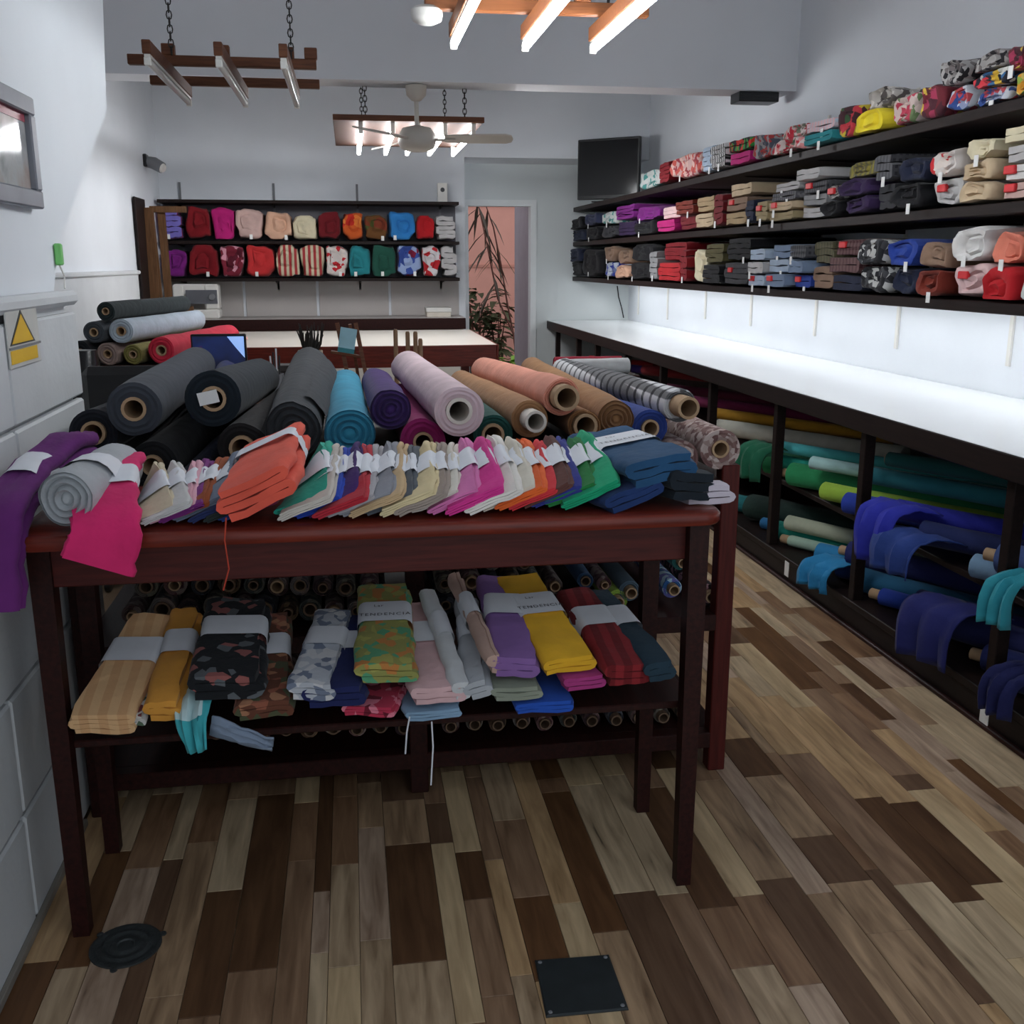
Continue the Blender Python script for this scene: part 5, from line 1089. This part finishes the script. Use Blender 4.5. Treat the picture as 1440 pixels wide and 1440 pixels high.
# pen cup, paper trays and boxes
p = atY(388, 500, 5.85); pc = thing('pen_cup', 'clear grey cup with pens on the desk beside the monitor', 'pen cup', (p.x, 5.85, .75))
MB().lathe((p.x, 5.85, .751), [(.035, 0), (.038, .15), (.034, .15), (.032, .02), (.005, .015)], 16).build('cup', GREYP, pc, smooth=True)
for i in range(4): MB().tube([(p.x+.01*(i-2), 5.85, .77), (p.x+.016*(i-2), 5.85+.01*i, 1.0+.02*(i % 3))], .005, 6).build('pen', BLACKP if i % 2 else PAPER, pc)
for d, x, Y_, w, dp, h, c in (('white paper stack', 236, 5.7, .30, .22, .06, (214, 214, 210)), ('grey document tray', 252, 6.05, .28, .22, .12, (96, 98, 100)), ('small white card box', 262, 6.2, .10, .06, .16, (226, 224, 220)), ('black office gadget', 365, 6.05, .22, .12, .14, (34, 34, 38)), ('dark card box', 412, 6.1, .16, .14, .18, (66, 60, 58))):
    q = atY(x, 500, Y_); m = plain('m_'+d.replace(' ', '_'), c, .6)
    e = thing('desk_item', '%s lying on the cluttered desk' % d, 'desk item', (q.x, Y_, .75))
    MB().box(q.x-w/2, q.x+w/2, Y_-dp/2, Y_+dp/2, .751, .75+h*.8, .006).build('body', m, e); MB().box(q.x-w/2-.003, q.x+w/2+.003, Y_-dp/2-.003, Y_+dp/2+.003, .75+h*.8, .75+h, .004).build('lid', m, e)
# office chair
p = atY(185, 535, 4.85); cx = p.x+.03
ch = thing('office_chair', 'black padded office chair at the desk', 'chair', (cx, 4.9, 0))
BL = plain('black_leather', (20, 20, 22), .3, var=.08, scale=12, bump=.1)
MB().box(cx-.24, cx+.24, 4.75, 5.22, .44, .54, .03).build('seat', BL, ch)
MB().box(cx-.22, cx+.22, 4.70, 4.78, .58, 1.06, .035).build('backrest', BL, ch)
for s_ in (-1, 1):
    ar = MB().tube([(cx+s_*.26, 4.80, .5), (cx+s_*.28, 4.80, .70), (cx+s_*.28, 5.05, .72), (cx+s_*.26, 5.12, .5)], .018, 8).build('armrest', BLACKP, ch, smooth=True)
MB().tube([(cx, 4.98, .44), (cx, 4.98, .1)], .03, 10).build('column', BLACKP, ch)
for i in range(5):
    a_ = i*1.2566; l_ = MB().bar((cx, 4.98, .1), (cx+.26*math.cos(a_), 4.98+.26*math.sin(a_), .075), .04, .03).build('base_arm', BLACKP, ch)
    MB().lathe((cx+.26*math.cos(a_), 4.98+.26*math.sin(a_), .03), [(.012, -.014), (.03, -.012), (.03, .012), (.012, .014)], 12, 0).build('castor', BLACKP, ch)
# dark bag and books left of the chair
q = atY(135, 530, 5.3)
bg_ = thing('black_bag', 'black bag standing on a low box behind the left pier', 'bag', (q.x, 5.3, .75))
bx_ = thing('filing_box', 'dark low filing box behind the left pier', 'box', (-1.4, 5.4, 0))
MB().box(-1.60, -1.21, 5.2, 5.65, .001, .70, .005).build('box_body', BLACKWOOD, bx_); MB().box(-1.605, -1.205, 5.195, 5.655, .70, .74, .004).build('lid', BLACKWOOD, bx_)
bg_.location = (-1.42, 5.4, .741)
MB().sweep(rr_profile(.34, .2, .06), [(V3((-1.42, 5.4, .742)), (1, 0, 0), (0, 1, 0), 1, 1), (V3((-1.42, 5.4, .95)), (1, 0, 0), (0, 1, 0), 1.02, .95), (V3((-1.42, 5.4, 1.08)), (1, 0, 0), (0, 1, 0), .95, .5)]).build('bag_body', BL, bg_, smooth=True)
MB().tube([(-1.5, 5.32, 1.05), (-1.48, 5.32, 1.15), (-1.36, 5.32, 1.15), (-1.34, 5.32, 1.05)], .01, 6).build('handle', BL, bg_)
for i, (c, h) in enumerate((((120, 70, 50), .26), ((70, 84, 80), .24), ((180, 170, 150), .28), ((96, 50, 44), .25))):
    x = LW+.30+i*.05
    e = thing('book', '%s book standing on the cutting table end by the left wall' % ('brown', 'green grey', 'cream', 'dark red')[i], 'book', (x, 7.2, .95), 'books at the left end of the cutting table') if False else None

# ------------------------------------------------------------------ COURTYARD PLANTS
LEAF = plain('leaf_green', (74, 96, 46), .6, var=.3, scale=10); DLEAF = plain('dry_dark_leaf', (70, 56, 44), .7, var=.3, scale=10); STEM = plain('reddish_stem', (92, 48, 36), .7); FRESH = plain('fresh_leaf', (120, 160, 50), .5, var=.2)
def leaf(mb, p, d, L, w, droop=.3):
    d = V3(d).normalized(); s = d.cross(V3((0, 0, 1))); s = s.normalized() if s.length > 1e-3 else V3((1, 0, 0)); vs = []
    for i, k in enumerate((0, .35, .7, 1)):
        c = V3(p)+d*(L*k)-V3((0, 0, droop*L*k*k)); ww = w*(.25, 1, .7, .02)[i]; vs += [c-s*ww/2, c+V3((0, 0, -.15*ww)), c+s*ww/2]
    mb.add(vs, [(i*3+j, i*3+j+1, (i+1)*3+j+1, (i+1)*3+j) for i in range(3) for j in range(2)])
def pot(parent, x, y, r, h, m): MB().lathe((x, y, 0), [(r*.7, -.009), (r, h), (r*1.08, h), (r*.9, h-.03), (.01, h-.04)], 18).build('pot', m, parent, smooth=True)
rl = random.Random(8); CYY = 12.3
for k, (pth, lab) in enumerate((([(726, 500), (722, 470), (700, 420), (686, 350), (672, 285)], 'tall leaning reed plant with drooping dark leaves beyond the doorway'), ([(724, 480), (714, 430), (704, 370), (694, 320), (682, 285)], 'thin bare-stemmed plant leaning beside the reed beyond the doorway'))):
    pts = [atY(x, y, CYY+.1*k) for x, y in pth]; b = pts[0].copy(); 
    e = thing('reed_plant', lab, 'plant', (b.x, CYY+.1*k, 0), 'plants in the courtyard'); pts = [V3((b.x+.02, CYY+.1*k, .2))]+pts
    MB().tube(pts, [.014, .013, .012, .011, .009, .006], 6).build('stem', STEM, e, smooth=True)
    pot(e, b.x+.02, CYY+.1*k+.22*(k*2-1)*0, .13, .26, plain('terracotta', (120, 72, 52), .8)) if k == 0 else pot(e, b.x+.02, CYY+.1, .08, .22, plain('terracotta', (120, 72, 52), .8))
    for i in range(22 if k == 0 else 7):
        t = rl.uniform(.62, 1) if k == 0 else rl.uniform(.55, .95); n_ = t*(len(pts)-1); j = min(int(n_), len(pts)-2); q = pts[j].lerp(pts[j+1], n_-j); a_ = rl.uniform(0, 6.28)
        m_ = MB(); leaf(m_, q, (math.cos(a_)-.3, math.sin(a_)*.6, -.6), rl.uniform(.25, .42), .04, .5); m_.build('leaf', DLEAF if k == 0 or i % 2 else LEAF, e)
for k, (x, h, r_, nl, m, lab) in enumerate(((672, 1.2, .42, 120, plain('bush_leaf', (66, 72, 44), .65, var=.3, scale=10), 'dense dark green bush behind the cutting table corner beyond the doorway'), (700, 1.05, .36, 90, plain('bush_leaf_b', (84, 86, 56), .65, var=.3, scale=10), 'olive green bush beside the reed stems beyond the doorway'), (716, .42, .16, 26, FRESH, 'small fresh green potted plant on the ground past the doorway'))):
    b = atY(x, 450, CYY+.35 if k < 2 else 11.75); y_ = CYY+.35+.05*k if k < 2 else 11.75
    e = thing('courtyard_bush' if k < 2 else 'potted_plant', lab, 'plant', (b.x, y_, 0), 'plants in the courtyard'); pot(e, b.x, y_, r_*.6, .3 if k < 2 else .25, plain('teal_pot', (44, 84, 80), .5) if k == 2 else plain('grey_pot', (90, 88, 84), .7))
    for i in range(nl):
        a_ = rl.uniform(0, 6.28); z = rl.uniform(.25, h); q = (b.x+rl.uniform(0, r_*.5)*math.cos(a_), y_+rl.uniform(0, r_*.5)*math.sin(a_), z)
        m_ = MB(); leaf(m_, q, (math.cos(a_), math.sin(a_), rl.uniform(-.1, .9)), rl.uniform(.16, .34), .09, .5); m_.build('leaf', m, e)
    for i in range(5):
        a_ = i*1.25; MB().tube([(b.x, y_, .22), (b.x+r_*.3*math.cos(a_), y_+r_*.3*math.sin(a_), h*.85)], [.012, .006], 5).build('branch', STEM, e)
for l_, o_ in LABELS.items():
    if len(o_) > 1: print('DUP', len(o_), l_)
